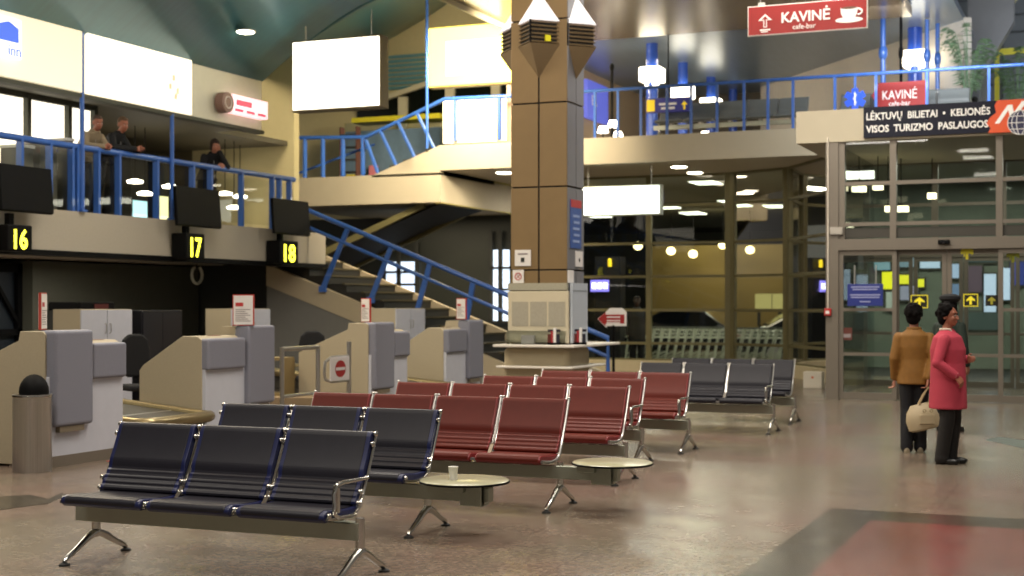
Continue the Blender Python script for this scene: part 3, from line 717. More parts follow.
MB().box(-WP / 2 + .2, -WP / 2 + .38, -.10, -.05, .01, .12).build('leaflet', paper, t)
t = thing('poster_board', 'glossy white poster board on the side of the pillar foot', 'poster', (XC + WP / 2 + .04, YP + DP / 2, zsh))
MB().box(.0, .03, -DP / 2 + .01, DP / 2 - .02, .02, z1 - zsh).build('board', mat('poster_white', '#bcc3cc', .3), t)
MB().box(.03, .034, -DP / 2 + .03, DP / 2 - .04, z2 - zsh, z2 - zsh + .012).build('seam', mat('seam_grey', '#8f959c', .5), t)
for (x, y, nm) in ((XC + .29, YP - .2, 'on the shelf before the cream notice panel'), (XC + WP / 2 + .14, YP + .1, 'at the shelf corner by the white poster board')):
    t = thing('leaflet_stand', 'leaflet stand with red leaflets ' + nm, 'leaflet stand', (x, y, zsh))
    MB().box(-.08, .08, -.03, .05, 0, .03).build('base', black, t)
    for k in range(4): MB().box(-.08 + k * .04, -.045 + k * .04, -.02 + .01 * (k % 2), .02, .03, .14 + .04 * (k % 3)).build('leaflet', [mat('leaf_brown', '#5b241c', .5), mat('leaf_red', '#99252b', .5), paper, mat('leaf_dark', '#1d1c2c', .5)][k], t)
    MB().box(-.085, .085, -.0, .02, .17, .20).build('header', mat('leaf_dark'), t)

def small_sign(name, label, cat, face, px, m, z=None, Y=YP - .005, kind=None):
    x0, y0, x1, y1 = px
    a = atY(x0, y0, Y); b_ = atY(x1, y1, Y)
    t = thing(name, label, cat, ((a.x + b_.x) / 2, Y, b_.z))
    MB().box(-(b_.x - a.x) / 2, (b_.x - a.x) / 2, -.01, .004, 0, a.z - b_.z).build('plate', m, t, bevel=.002)
    return t, b_.x - a.x, a.z - b_.z
t, w, h = small_sign('wall_notice', 'small cream notice with dark symbol high on the pillar front', 'notice', 0, (515, 250, 531, 266), paper)
MB().cbox((0, -.012, h * .38), .05, .004, .06).build('symbol', dark, t); MB().cbox((0, -.012, h * .75), w * .6, .004, .02).build('print', mat('ink_grey'), t)
t, w, h = small_sign('prohibition_sticker', 'small white sticker with red crossed ring, low on the pillar front', 'sticker', 0, (513, 270, 524, 283), paper)
MB().tube([(.045 * cos(a), -.012, h / 2 + .045 * sin(a)) for a in [2 * pi * k / 16 for k in range(17)]], .006, 6).build('red_ring', redline, t)
MB().bar((-.032, -.012, h / 2 + .032), (.032, -.012, h / 2 - .032), .008, .004).bar((-.032, -.012, h / 2 - .032), (.032, -.012, h / 2 + .032), .008, .004).build('red_cross', redline, t)
XS = XC + WP / 2 + .012
def side_sign(name, label, cat, px, m):
    a = atX(px[0], px[1], XS); b_ = atX(px[2], px[3], XS)
    t = thing(name, label, cat, (XS, (a.y + b_.y) / 2, b_.z)); w = abs(b_.y - a.y)
    MB().box(0, .012, -w / 2, w / 2, 0, a.z - b_.z).build('plate', m, t, bevel=.002); return t, w, a.z - b_.z
t, w, h = side_sign('poster', 'blue poster with red top band on the side of the pillar', 'poster', (570, 199, 580.5, 249), mat('poster_blue', '#3c5a9c', .4, noise=.3, nscale=25))
MB().box(.012, .015, -w / 2, w / 2, h * .84, h).build('red_band', mat('poster_red', '#b5383a', .4), t)
for k in range(5): MB().box(.012, .015, -w * .3 + .03 * (k % 2), w * .3, h * (.12 + .13 * k), h * (.17 + .13 * k)).build('print', mat('poster_pale', '#93a5cf', .5), t)
t, w, h = side_sign('wall_notice', 'small white notice below the blue poster on the pillar side', 'notice', (575, 251, 582, 267), paper)
MB().box(.012, .015, -.02, .02, h * .3, h * .55).build('symbol', dark, t)
side_sign('wall_notice', 'lowest white notice on the pillar side, just above the poster board', 'notice', (567.6, 270, 573, 283), paper)
# ================================================================ RAILINGS
bl2 = bluep
def railing(name, label, a, b, posts, zr, zf, r=.035, pw=.06, mid=(), glass=None):
    """straight rail a->b, posts at fractions"""
    a = Vector(a); b = Vector(b); t = thing(name, label, 'railing', (a.x, a.y, zf)); o = Vector((a.x, a.y, zf))
    MB().tube([a - o, b - o], r, 10).build('handrail', bl2, t, smooth=True)
    for f in posts:
        p = a.lerp(b, f) - o; MB().bar((p.x, p.y, 0), (p.x, p.y, p.z), pw, .05, (b - a).normalized()).build('post', bl2, t)
    for m_ in mid: MB().tube([a - o - Vector((0, 0, m_)), b - o - Vector((0, 0, m_))], .018, 8).build('lower_rail', bl2, t)
    if glass:
        p = a - o; q = b - o
        MB().add([(p.x - .04, p.y, .06), (q.x - .04, q.y, .06), (q.x - .04, q.y, q.z - .08), (p.x - .04, p.y, p.z - .08)], [(0, 1, 2, 3)]).build('glass_panel', glass, t)
    return t
XR = XB - .05
def by(x): return atX(x, 200, XR).y
yA, yB = 10.0, 23.4; zr = 3.92
posts = [by(x) for x in (20, 49, 71, 76, 81, 97, 118, 156, 192, 210, 241, 272, 279, 289)]
railing('balcony_railing', 'blue balcony railing with glass above the check-in desks, people leaning on it', (XR, yA, zr), (XR, yB, zr), [(y - yA) / (yB - yA) for y in posts], zr, 2.94, r=.05, pw=.10, glass=balg)
# slender blue posts rising from the railing
for x, y0, nm in ((82, 3.0, 'tall thin blue post beside the two leaning people'), (172, 3.0, 'thin blue post on the balcony between the leaning people and the lone person')):
    p = atX(x, 200, XR + .06); t = thing('slender_post', nm, 'post', (p.x, p.y, 2.94))
    MB().tube([(0, 0, 0), (0, 0, 2.72 if x == 82 else 1.75)], .035, 8).build('pole', bl2, t, smooth=True)
    MB().box(-.06, .06, -.06, .06, 0, .03).build('foot_plate', bl2, t)
# upper railing along the mezzanine
YM = YS + .06
def ux(x, Y=YM): return atY(x, 90, Y).x
xa, xb = ux(560), 6.0; zt = 6.05
fr = [(ux(x) - xa) / (xb - xa) for x in (572, 595, 618, 641, 667, 691, 717, 744, 768, 793, 835, 876, 927, 989, 1050)]
railing('upper_railing', 'long blue railing along the upper floor above the glass wall', (xa, YM, zt), (xb, YM, zt), fr, zt, 5.05, r=.035, pw=.055)
# landing railing: level, rising, level
Lp = [atY(x, y, YM) for x, y in ((285, 138), (366, 137), (445, 99), (512, 96))]
t = thing('stair_railing', 'pale blue railing rising along the upper landing behind the hanging screens', 'railing', (Lp[0].x, YM, 4.45)); O = Vector((Lp[0].x, YM, 4.45))
MB().tube([p - O for p in Lp], .045, 10).build('handrail', bl2, t, smooth=True)
for x in (285, 290, 305, 323, 343, 363): 
    p = atY(x, 138, YM) - O; MB().bar((p.x, 0, 0), (p.x, 0, p.z), .12, .04, (1, 0, 0)).build('post', bl2, t)
for x0, y0, x1, y1 in ((379, 176, 366, 140), (397, 167, 380, 130), (415, 158, 398, 122), (434, 148, 417, 113), (455, 141, 455, 99), (500, 140, 500, 97)):
    p = atY(x0, y0, YM) - O; q = atY(x1, y1, YM) - O; MB().bar(p, q, .10, .04, (1, 0, 0)).build('post', bl2, t)
p = atY(292, 172, YM) - O; q = atY(368, 143, YM) - O
MB().tube([p + Vector((0, .3, 0)), q + Vector((0, .3, 0))], .03, 8).build('inner_rail', bl2, t)
# blue vertical rods carrying the screens
for x, y0, y1, Y, nm in ((292, 20, 208, 25.2, 'dark thin rod at the side of the blank white screen'), (427, 8, 150, 27.6, 'blue rod at the side of the yellow screen')):
    p = atY(x, y1, Y); q = atY(x, y0 - 60, Y); t = thing('hanging_rod', nm, 'rod', tuple(p))
    MB().tube([(0, 0, 0), q - p], .03, 8).build('pole', bl2 if x > 300 else mat('rod_dark', '#3a4a58', .5), t); MB().ball((0, 0, 0), .045, seg=8, rings=6).build('end_cap', chrome, t)

# ================================================================ LOWER STAIRCASE
Y0s, Y1s = 23.9, 26.2
A1 = atY(275, 268, Y0s); A2 = atY(500, 368, Y0s); sl = (A2.z - A1.z) / (A2.x - A1.x)
xe = A2.x + (0 - A2.z) / sl + .3; zst = A1.z; xst = A1.x - .2
def zl_(x): return A1.z + sl * (x - A1.x)
t = thing('staircase', 'staircase with pale stringer and dark steps rising to the balcony behind the desks', 'staircase', (A1.x, Y0s, 0)); O = Vector((A1.x, Y0s, 0))
MB().prism([(xst - O.x, zl_(xst)), (xe - O.x, max(0.02, zl_(xe))), (xe - O.x - .2, 0.02), (xe - O.x - 1.0, 0.02), (xst - O.x, zl_(xst) - .42)], 0, .14, 'y').build('stringer', mat('stringer_cream', '#b8a98c', .6), t)
MB().prism([(xst - O.x, zl_(xst) + .25), (xe - O.x, .02 + .2), (xe - O.x - 1.0, 0.02), (xst - O.x, zl_(xst) - .42)], Y1s - Y0s - .14, Y1s - Y0s, 'y').build('stringer', mat('stringer_cream'), t)
rise = .16; nstep = int((zl_(xst) + .42) / rise)
stp = [(xe - O.x, .02)]
xx = xe - O.x - .05; z = .02
tread = rise / -sl
pts_ = [(xx, .02)]
nst = 0
while z < 2.78 and nst < 30:
    z += rise; pts_.append((xx, z)); xx -= tread; pts_.append((xx, z)); nst += 1
low = [(xx, z - .55), (xe - O.x - 1.2, .02)]
MB().prism(pts_ + low, .14, Y1s - Y0s - .14, 'y').build('steps', mat('step_dark', '#1f1d17', .6, noise=.2), t)
ed = MB(); z = .02; xx = xe - O.x - .05
for k in range(nst):
    z += rise; ed.box(xx - .02, xx + .025, .02, Y1s - Y0s - .1, z - .02, z + .012); xx -= tread
ed.build('step_edges', mat('step_edge', '#4d4327', .5), t)
# dark side cheek between stringer and steps
R1 = atY(311, 211, Y0s); R2_ = atY(607, 338, Y0s - .1)
for (yo, nm) in ((-.05, 'near'),):
    r = MB(); d = Vector((0, yo, 0))
    s = R1 - O + (R1 - R2_).normalized() * .5; e = R2_ - O; s.y = e.y = 0
    r.tube([s + d, e + d, e + d + Vector((.0, 0, -.85))], .045, 10)
    r.build('handrail', bl2, t, smooth=True)
    r = MB(); s2 = s + Vector((0, 0, -.33)); e2 = e + Vector((0, 0, -.33)); r.tube([s2 + d, e2 + d], .035, 8).build('lower_handrail', bl2, t, smooth=True)
    for (bx, byy, tx, ty) in ((324, 289, 349, 229), (372, 300, 392, 248), (414, 327, 431, 264), (463, 350, 474, 283)):
        p = atY(bx, byy, Y0s) - O; q = atY(tx, ty, Y0s) - O; p.y = q.y = 0; p.z = max(p.z, zl_(p.x + O.x) - .1)
        MB().bar(p + d, q + d, .09, .05, (0, 1, 0)).cbox(tuple(p + d), .14, .07, .12).build('post', bl2, t)
# wall below the stringer
struct('wall_under_stairs', MB().prism([(xst, 0), (xe - .9, 0), (xst, zl_(xst) - .40)], Y0s + .02, Y0s + .12, 'y'), mat('wall_grey_stairs', '#77756e', .7))

# ================================================================ MONITORS AND GATE NUMBERS
def monitor(px, dig, dpx, label, lab2):
    a = atX(px[0], px[1], -13.95); b_ = atX(px[2], px[3], -13.95); cy = (a.y + b_.y) / 2
    t = thing('flat_monitor', label, 'monitor', (XB + .03, cy, 2.82)); hw = (b_.y - a.y) / 2
    MB().prism([(.30, 0), (.36, .02), (.31, .66), (.25, .64)], -hw, hw, 'y').build('screen_housing', black, t, bevel=.01)
    MB().prism([(.352, .05), (.356, .05), (.308, .62), (.304, .62)], -hw + .05, hw - .05, 'y').build('screen', mat('screen_off', '#050506', .5, spec=.2), t)
    MB().box(.0, .28, -.06, .06, .28, .38).build('wall_arm', black, t)
    p = atX(dpx[0], dpx[1], -13.98); q = atX(dpx[2], dpx[3], -13.98)
    t = thing('gate_number_box', lab2, 'number sign', (XB + .03, (p.y + q.y) / 2, q.z)); h = p.z - q.z; w = q.y - p.y
    MB().box(0, .30, -w / 2 - .09, w / 2 + .04, -.04, h + .05).build('box_housing', black, t, bevel=.02)
    MB().box(.04, .12, -.05, .05, h + .03, h + .22).build('hanger', black, t)
    text('digits', dig, h * 1.35, (.302, -w / 2 - .03, .0), emat('digit_glow', '#f6ee3a', 5), t, rot=(pi / 2, 0, pi / 2), depth=.004, sx=w / (h * 1.35) * .92, bold=.006)
monitor((0, 166, 52, 215), '16', (12, 228, 30, 249), 'black flat monitor at the frame edge, nearest the blue logo sign', 'black box with glowing yellow 16, over the desk with the litter bin')
monitor((176, 190, 220, 228), '17', (189, 236, 203, 257), 'black flat monitor halfway along the balcony front, below the lone person', 'black box with glowing yellow 17, beside the pale hanging ring')
monitor((273, 204, 309, 236), '18', (282, 243, 297, 262), 'black flat monitor at the staircase end of the balcony front', 'black box with glowing yellow 18, at the staircase end of the balcony')

# ================================================================ SIGNS
def board(name, label, cat, px, Y, m, d=.15, frame=None, group=None, tilt=0):
    a = atY(px[0], px[1], Y); b_ = atY(px[2], px[3], Y); w = b_.x - a.x; h = a.z - b_.z
    t = thing(name, label, cat, ((a.x + b_.x) / 2, Y, b_.z), tilt)
    if frame: MB().box(-w / 2 - .03, w / 2 + .03, .01, d, -.03, h + .03).build('housing', frame, t, bevel=.01)
    MB().box(-w / 2, w / 2, -.01, d * .5 if frame else d, 0, h).build('face', m, t, bevel=.005)
    return t, w, h
t, w, h = board('blank_screen', 'big blank glowing white screen hanging before the cream wall', 'screen', (293, 43, 379, 105), 21.6, emat('screen_white', '#fff8e6', 3.2), frame=mat('screen_frame', '#6a5c3e', .5), d=.3)
for x in (-w / 2 + .2, w / 2 - .2): MB().tube([(x, .1, h), (x, .1, h + .42 + .35 * (x > 0) * .5 - .1)], .012, 6).build('cable', steel, t)
t, w, h = board('yellow_screen', 'glowing yellow advertising board beside the pillar', 'screen', (429, 29, 513, 81), 26.5, emat('screen_yellow', '#fff27a', 2.6), frame=mat('screen_frame2', '#c9b060', .5), d=.25)
MB().box(-w / 2 + .4, w / 2 - .28, -.016, -.01, .2, h - .3).build('white_field', emat('screen_white2', '#fffef2', 2.5), t)
MB().box(w * .18, w * .24, -.02, -.016, h * .5, h * .7).build('blue_figure', mat('figure_blue', '#7fa6d8', .5, emis='#7fa6d8', estr=1), t)
MB().prism([(w / 2 - .2, 0.02), (w / 2 + .35, .02), (w / 2 + .33, h * .45), (w / 2 + .1, h * .62), (w / 2 - .2, h * .62)], -.02, -.0, 'y').build('rounded_corner', emat('screen_yellow', '#fff27a', 2.6), t)
t, w, h = board('light_box', 'blank white light box hanging under the upper floor beside the pillar', 'light box', (583, 188, 659, 213), 28.6, emat('box_white', '#f4fff4', 3.0), frame=mat('box_frame', '#b8bcae', .5), d=.22)
for x in (-w / 2 + .08, w / 2 - .2): MB().tube([(x, .1, h), (x, .1, 4.5 - atY(600, 213, 28.6).z)], .012, 6).build('cable', steel, t)
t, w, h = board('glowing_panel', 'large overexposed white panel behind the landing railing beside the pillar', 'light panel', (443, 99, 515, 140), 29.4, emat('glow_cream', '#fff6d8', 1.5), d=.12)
for x in (-w / 2 + .1, w / 2 - .1): MB().box(x - .04, x + .04, 0, .1, 5.05 - t.location.z, 0).build('leg', steel, t)
for x in (456, 499): 
    p = atY(x, 120, 29.4); MB().box(p.x - t.location.x - .04, p.x - t.location.x + .04, -.03, -.01, .0, h).build('seam', mat('seam_dark', '#6c6650', .5), t)

# emissive panels carrying the overexposed glow of the balcony band (letters washed out)
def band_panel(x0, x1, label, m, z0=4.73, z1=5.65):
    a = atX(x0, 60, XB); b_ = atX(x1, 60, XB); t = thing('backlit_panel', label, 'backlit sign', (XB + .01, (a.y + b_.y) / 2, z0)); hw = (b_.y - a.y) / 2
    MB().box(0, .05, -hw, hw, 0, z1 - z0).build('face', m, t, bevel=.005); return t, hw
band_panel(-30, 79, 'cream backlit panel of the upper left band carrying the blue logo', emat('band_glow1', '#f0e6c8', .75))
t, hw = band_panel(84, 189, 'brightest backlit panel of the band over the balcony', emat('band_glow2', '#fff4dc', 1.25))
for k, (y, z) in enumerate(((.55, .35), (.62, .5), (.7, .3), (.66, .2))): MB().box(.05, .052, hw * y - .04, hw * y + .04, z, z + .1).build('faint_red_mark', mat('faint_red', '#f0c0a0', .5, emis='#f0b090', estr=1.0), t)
# blue logo sign at the frame's edge
a = atX(-14, 25, XB); b_ = atX(14, 62, XB)
t = thing('logo_sign', 'white sign with blue lettering on the band, above the first monitor', 'sign', (XB + .07, (a.y + b_.y) / 2, 5.0)); hw = (b_.y - a.y) / 2
MB().box(0, .06, -hw, hw, 0, .55).build('face', emat('logo_white', '#e6e6ff', 1.3), t)
MB().prism([(-hw * .9, .22), (hw * .8, .22), (hw * .8, .42), (hw * .1, .5), (-hw * .9, .42)], .06, .065, 'x').build('blue_figure', mat('logo_blue', '#4a6cd8', .5, emis='#4a6cd8', estr=.9), t)
text('lettering', 'inn', .22, (.062, hw * .02, .03), mat('logo_blue'), t, rot=(pi / 2, 0, pi / 2))
# small red-white sign
a = atX(212, 92, XB); b_ = atX(259, 120, XB)
t = thing('shop_sign', 'round-ended white and red shop sign near the end of the band', 'sign', (XB + .03, a.y, 4.88)); ln = b_.y - a.y
MB().lathe([(.17, 0), (.18, .01), (.18, .16), (.17, .17)], seg=24).xf(Matrix.Translation((0, .2, .17)) @ Matrix.Rotation(pi / 2, 4, 'Y')).build('round_end', mat('sign_maroon', '#8a6a60', .5), t)
MB().box(.0, .16, .36, ln, 0.02, .34).build('face', emat('sign_pinkwhite', '#ffd8dc', 1.2), t, bevel=.01)
for k in range(3): MB().box(.16, .163, .42 + k * .36, .68 + k * .36, .05, .10).build('red_mark', mat('mark_red', '#d8506a', .5, emis='#d8506a', estr=.8), t)
MB().box(.16, .163, .46, .95, .16, .26).build('red_mark', mat('mark_red'), t)
MB().tube([(.172, .2 + .1 * cos(a), .17 + .1 * sin(a)) for a in [2 * pi * k / 14 for k in range(15)]], .012, 6).build('ring_mark', mat('mark_pale', '#d8c8c0', .5), t)

# shop front on the balcony
t_o = struct('window_10', MB().box(-15.2, -15.15, 8, atX(92, 120, -15.15).y, 3.55, 4.72), emat('shop_glow', '#fff6e2', 1.7))
f = MB(); yb = atX(92, 120, -15.15).y
for x in (-30, -8, 25, 66, 92): y = atX(x, 120, -15.15).y; f.box(-15.16, -15.06, y - .04, y + .04, 2.94, 4.74)
f.box(-15.16, -15.07, 8, yb, 4.66, 4.74).box(-15.16, -15.08, 8, yb, 3.5, 3.56); f.build('window_frame', darkg, t_o)
struct('wall_shop_front', MB().box(-15.22, -15.14, 8, yb, 2.94, 3.52), mat('shop_base', '#6a7268', .5))
dsp = mat('display_grey', '#76746a', .6)
for k, (x0, x1, z0, h) in enumerate(((12, 24, 3.2, .6), (30, 48, 3.2, .62), (58, 64, 3.2, .6))):
    a = atX(x0, 130, -14.8); b_ = atX(x1, 130, -14.8); tt = thing('display_stand', ['grey display stand at the left of the lit shop window', 'wide grey display stand in the middle of the lit shop window', 'narrow grey display stand before the people at the railing'][k], 'display', (-14.82, (a.y + b_.y) / 2, 2.94)); hw = (b_.y - a.y) / 2
    MB().box(-.2, .2, -hw, hw, 0, .9 + .1 * k).build('stand_body', dsp, tt, bevel=.01); MB().box(-.21, .21, -hw - .02, hw + .02, .9 + .1 * k, .94 + .1 * k).build('stand_top', white, tt)
a = atX(98, 102, -15.5); t = thing('exit_light', 'small yellow sign glowing above the leaning people', 'sign', (-15.5, a.y, a.z))
MB().box(-.03, .03, -.22, .22, -.1, .1).build('face', emat('exit_yellow', '#f0e23c', 1.6), t); MB().tube([(0, 0, .1), (0, 0, 4.73 - a.z)], .01, 6).build('cable', black, t)
# round glowing discs hung behind the balustrade glass
for k, (x, y) in enumerate(((135, 182), (170, 187), (145, 194), (225, 194), (240, 197), (234, 208))):
    p = atX(x, y, -16.1 + .3 * (k % 2)); t = thing('round_lamp', 'round glowing lamp in the dim room behind the balcony glass', 'lamp', tuple(p), 0, 'lamps behind the balcony glass')
    MB().lathe([(.02, -.03), (.13, -.02), (.15, .02), (.06, .05)], seg=16).build('lamp_glass', lamp_c, t, smooth=True); MB().tube([(0, 0, .05), (0, 0, 4.74 - p.z)], .008, 6).build('cable', black, t)
for k, (x0, y0, x1, y1, cc) in enumerate(((131, 200, 148, 218, '#b8e8f0'), (158, 196, 169, 220, '#f0f0b8'))):  # glowing boxes added in place of bright windows
    a = atX(x0, y0, -17.0); b_ = atX(x1, y1, -17.0); t = thing('vending_machine', ['vending machine with pale blue glowing front behind the balustrade', 'vending machine with pale yellow glowing front behind the balustrade'][k], 'vending machine', (-17.3, (a.y + b_.y) / 2, 2.94)); hw = (b_.y - a.y) / 2
    MB().box(-.3, .3, -hw, hw, 0, 1.5).build('machine_body', dark, t); MB().box(.3, .32, -hw + .05, hw - .05, .25, a.z - 2.94 + .0).build('lit_front', emat('vend%d' % k, cc, 1.4), t)

# KAVINE sign, hanging
YK = 20.0; a = atY(749, 9, YK); b_ = atY(867, 27, YK); w = b_.x - a.x; h = .40
def cup(par, cx, cz, s, m, face_y=-.03):
    MB().prism([(cx - .5 * s, cz + .55 * s), (cx + .5 * s, cz + .55 * s), (cx + .46 * s, cz + .2 * s), (cx + .3 * s, cz - .1 * s), (cx - .3 * s, cz - .1 * s), (cx - .46 * s, cz + .2 * s)], face_y - .004, face_y, 'y').build('cup_picture', m, par)
    MB().add([(cx + .8 * s * cos(q), face_y - .003, cz - .16 * s + .17 * s * sin(q)) for q in [2 * pi * k / 22 for k in range(22)]], [tuple(range(22))]).build('saucer_picture', m, par)
    MB().tube([(cx + (.5 + .26 * sin(q)) * s, face_y - .003, cz + (.28 + .17 * cos(q)) * s) for q in [pi * k / 8 for k in range(9)]], .06 * s, 6).build('cup_handle_picture', m, par)
    MB().add([(cx + .46 * s * cos(q), face_y - .006, cz + .55 * s + .07 * s * sin(q)) for q in [2 * pi * k / 18 for k in range(18)]], [tuple(range(18))]).build('coffee_picture', mat('coffee_brown', '#6b4a3a', .5), par)
t = thing('cafe_sign', 'large red hanging sign with white KAVINĖ lettering and a coffee cup', 'sign', ((a.x + b_.x) / 2, YK, 5.37))
MB().box(-w / 2, w / 2, -.03, .03, 0, h).build('face', redp, t); MB().box(-w / 2 - .012, w / 2 + .012, -.026, .026, -.012, h + .012).build('border', whitel, t)
text('lettering', 'KAVINĖ', .20, (-w * .22, -.032, .15), whitel, t, bold=.004, sx=.98)
text('small_lettering', 'cafe-bar', .10, (-w * .12, -.032, .045), whitel, t)
MB().prism([(-w * .37, .10), (-w * .37, .2), (-w * .415, .2), (-w * .355, .29), (-w * .295, .2), (-w * .34, .2), (-w * .34, .10)], -.034, -.03, 'y').build('arrow', whitel, t)
MB().prism([(-w * .362, .11), (-w * .362, .21), (-w * .385, .21), (-w * .355, .26), (-w * .325, .21), (-w * .348, .21), (-w * .348, .11)], -.036, -.034, 'y').build('arrow_inside', redp, t)
MB().box(-w * .40, -w * .31, -.034, -.03, .055, .075).box(-w * .39, -w * .33, -.034, -.03, .03, .045).build('faint_print', whitel, t)
cup(t, w * .355, .155, .235, whitel)
for x in (-w * .4, w * .4): MB().tube([(x, 0, h), (x, 0, 7.1 - 5.37)], .006, 6).build('cable', steel, t)
MB().box(-w * .42, -w * .36, -.01, .01, h, h + .06).build('clip', steel, t)

# small KAVINE sign behind the railing
t, w, h = board('cafe_sign', 'small red KAVINĖ sign on the upper floor behind the blue railing', 'sign', (878, 83, 927, 106), 29.0, redp, d=.05)
MB().prism([(-w / 2 + .01, .03), (-w / 2 - .13, h / 2), (-w / 2 + .01, h - .03)], -.01, .04, 'y').build('pointed_end', redp, t)
text('lettering', 'KAVINĖ', .25, (-w * .42, -.013, .17), whitel, t, sx=.78); text('small_lettering', 'cafe-bar', .13, (-w * .28, -.013, .04), whitel, t)
for x in (-w * .3, w * .3): MB().bar((x, .02, 0), (x, .02, 5.05 - t.location.z), .03, .03).build('stand_leg', steel, t)

# travel agency sign on the vestibule fascia
ya = YV - .06; a = atY(863.5, 110, ya); b_ = atY(1000, 132, ya)
z0, z1 = 4.215, 4.705; w = b_.x - a.x
t = thing('travel_sign', 'long navy sign reading LĖKTUVŲ BILIETAI over the sliding doors', 'sign', (a.x, ya, z0))
MB().box(0, w + .2, 0, .05, 0, z1 - z0).build('face', navyp, t)
text('lettering', 'LĖKTUVŲ  BILIETAI  •  KELIONĖS', .155, (.04, -.003, .285), whitel, t, sx=.84, bold=.003)
text('lettering', 'VISOS  TURIZMO  PASLAUGOS', .155, (.045, -.003, .085), whitel, t, sx=.88, bold=.003)
x9 = atY(988, 120, ya).x - a.x
og = mat('sign_orange', '#d8501e', .4)
t2 = thing('logo_sign', 'orange logo sign with a white letter and a globe beside the navy sign', 'sign', (a.x + x9, ya - .02, z0 - .01))
wv = [(.0, 0), (.04, .07), (-.02, .15), (.03, .24), (.12, .31), (.10, .42), (.14, .50), (1.2, .50), (1.2, 0)]
MB().prism(wv, 0, .06, 'y').build('face', og, t2)
MB().prism([(.10, .14), (.17, .14), (.30, .34), (.33, .20), (.39, .20), (.58, .47), (.50, .47), (.38, .30), (.36, .42), (.29, .42)], -.006, 0, 'y').build('letter', whitel, t2)
MB().add([(.48 + .19 * cos(q), -.008, .14 + .19 * sin(q)) for q in [2 * pi * k / 30 for k in range(30)]], [tuple(range(30))]).build('globe', mat('globe_navy', '#2a2a4c', .4), t2)
g = MB()
for rx in (.06, .13, .19): g.tube([(.48 + rx * cos(q), -.012, .14 + .19 * sin(q)) for q in [2 * pi * k / 24 for k in range(25)]], .006, 5)
for zz in (-.1, 0, .1): rr = sqrt(.19 ** 2 - zz ** 2); g.tube([(.48 - rr, -.012, .14 + zz), (.48 + rr, -.012, .14 + zz)], .006, 5)
g.build('globe_lines', whitel, t2)

# star of life
p = atY(855, 99, YM - .05)
t = thing('medical_star_sign', 'blue six-pointed medical star hanging from the upper railing', 'sign', tuple(p)); sb = mat('star_blue', '#1c4fd0', .4)
for k in range(3): MB().bar((-.21 * cos(pi * k / 3 + pi / 2), -.001 * k, -.21 * sin(pi * k / 3 + pi / 2)), (.21 * cos(pi * k / 3 + pi / 2), -.001 * k, .21 * sin(pi * k / 3 + pi / 2)), .13, .02, (0, 1, 0)).build('star_arm', sb, t)
MB().box(-.012, .012, -.02, -.014, -.13, .13).build('staff', whitel, t); MB().box(-.02, .02, .0, .03, .1, 6.06 - t.location.z).build('bracket', bluep, t); MB().tube([(.03 * sin(q * 1.6), -.022, -.1 + q * .035) for q in range(7)], .008, 5).build('snake', whitel, t)

# small blue way sign with yellow arrows behind the rail
t, w, h = board('direction_sign', 'small dark blue hanging sign with yellow arrow on the upper floor', 'sign', (646, 99, 690, 111), 29.2, mat('sign_violet', '#2a2a72', .4, emis='#2a2a72', estr=.3), d=.06)
MB().box(-w / 2 + .02, -w / 2 + .2, -.016, -.01, .03, h - .03).build('yellow_symbol', mat('sign_yellow', '#e0c020', .5, emis='#e0c020', estr=.5), t)
MB().prism([(w / 2 - .14, .04), (w / 2 - .10, .04), (w / 2 - .10, .14), (w / 2 - .05, .14), (w / 2 - .12, .22), (w / 2 - .19, .14), (w / 2 - .14, .14)], -.016, -.01, 'y').build('arrow', mat('sign_yellow'), t)
MB().box(-w * .2, w * .2, -.014, -.01, .15, .2).box(-w * .15, w * .16, -.014, -.01, .06, .11).build('faint_print', whitel, t)
MB().bar((0, .03, h), (0, .03, 7.3 - t.location.z), .02, .02).build('hanger', black, t)

# blue lit sign on the beige upper wall
a = atX(584, 60, -11.95); b_ = atX(605, 70, -11.95)
t = thing('wall_light_box', 'blue light box on the beige upper wall beside the pillar', 'sign', (-11.98, (a.y + b_.y) / 2, 6.15)); hw = (b_.y - a.y) / 2
MB().box(0, .12, -hw, hw, 0, .95).build('face', mat('lb_blue', '#5a64c8', .4, emis='#5a64c8', estr=.7), t, bevel=.01)
text('lettering', 'EA', .35, (.122, -hw + .3, .35), whitel, t, rot=(pi / 2, 0, pi / 2))

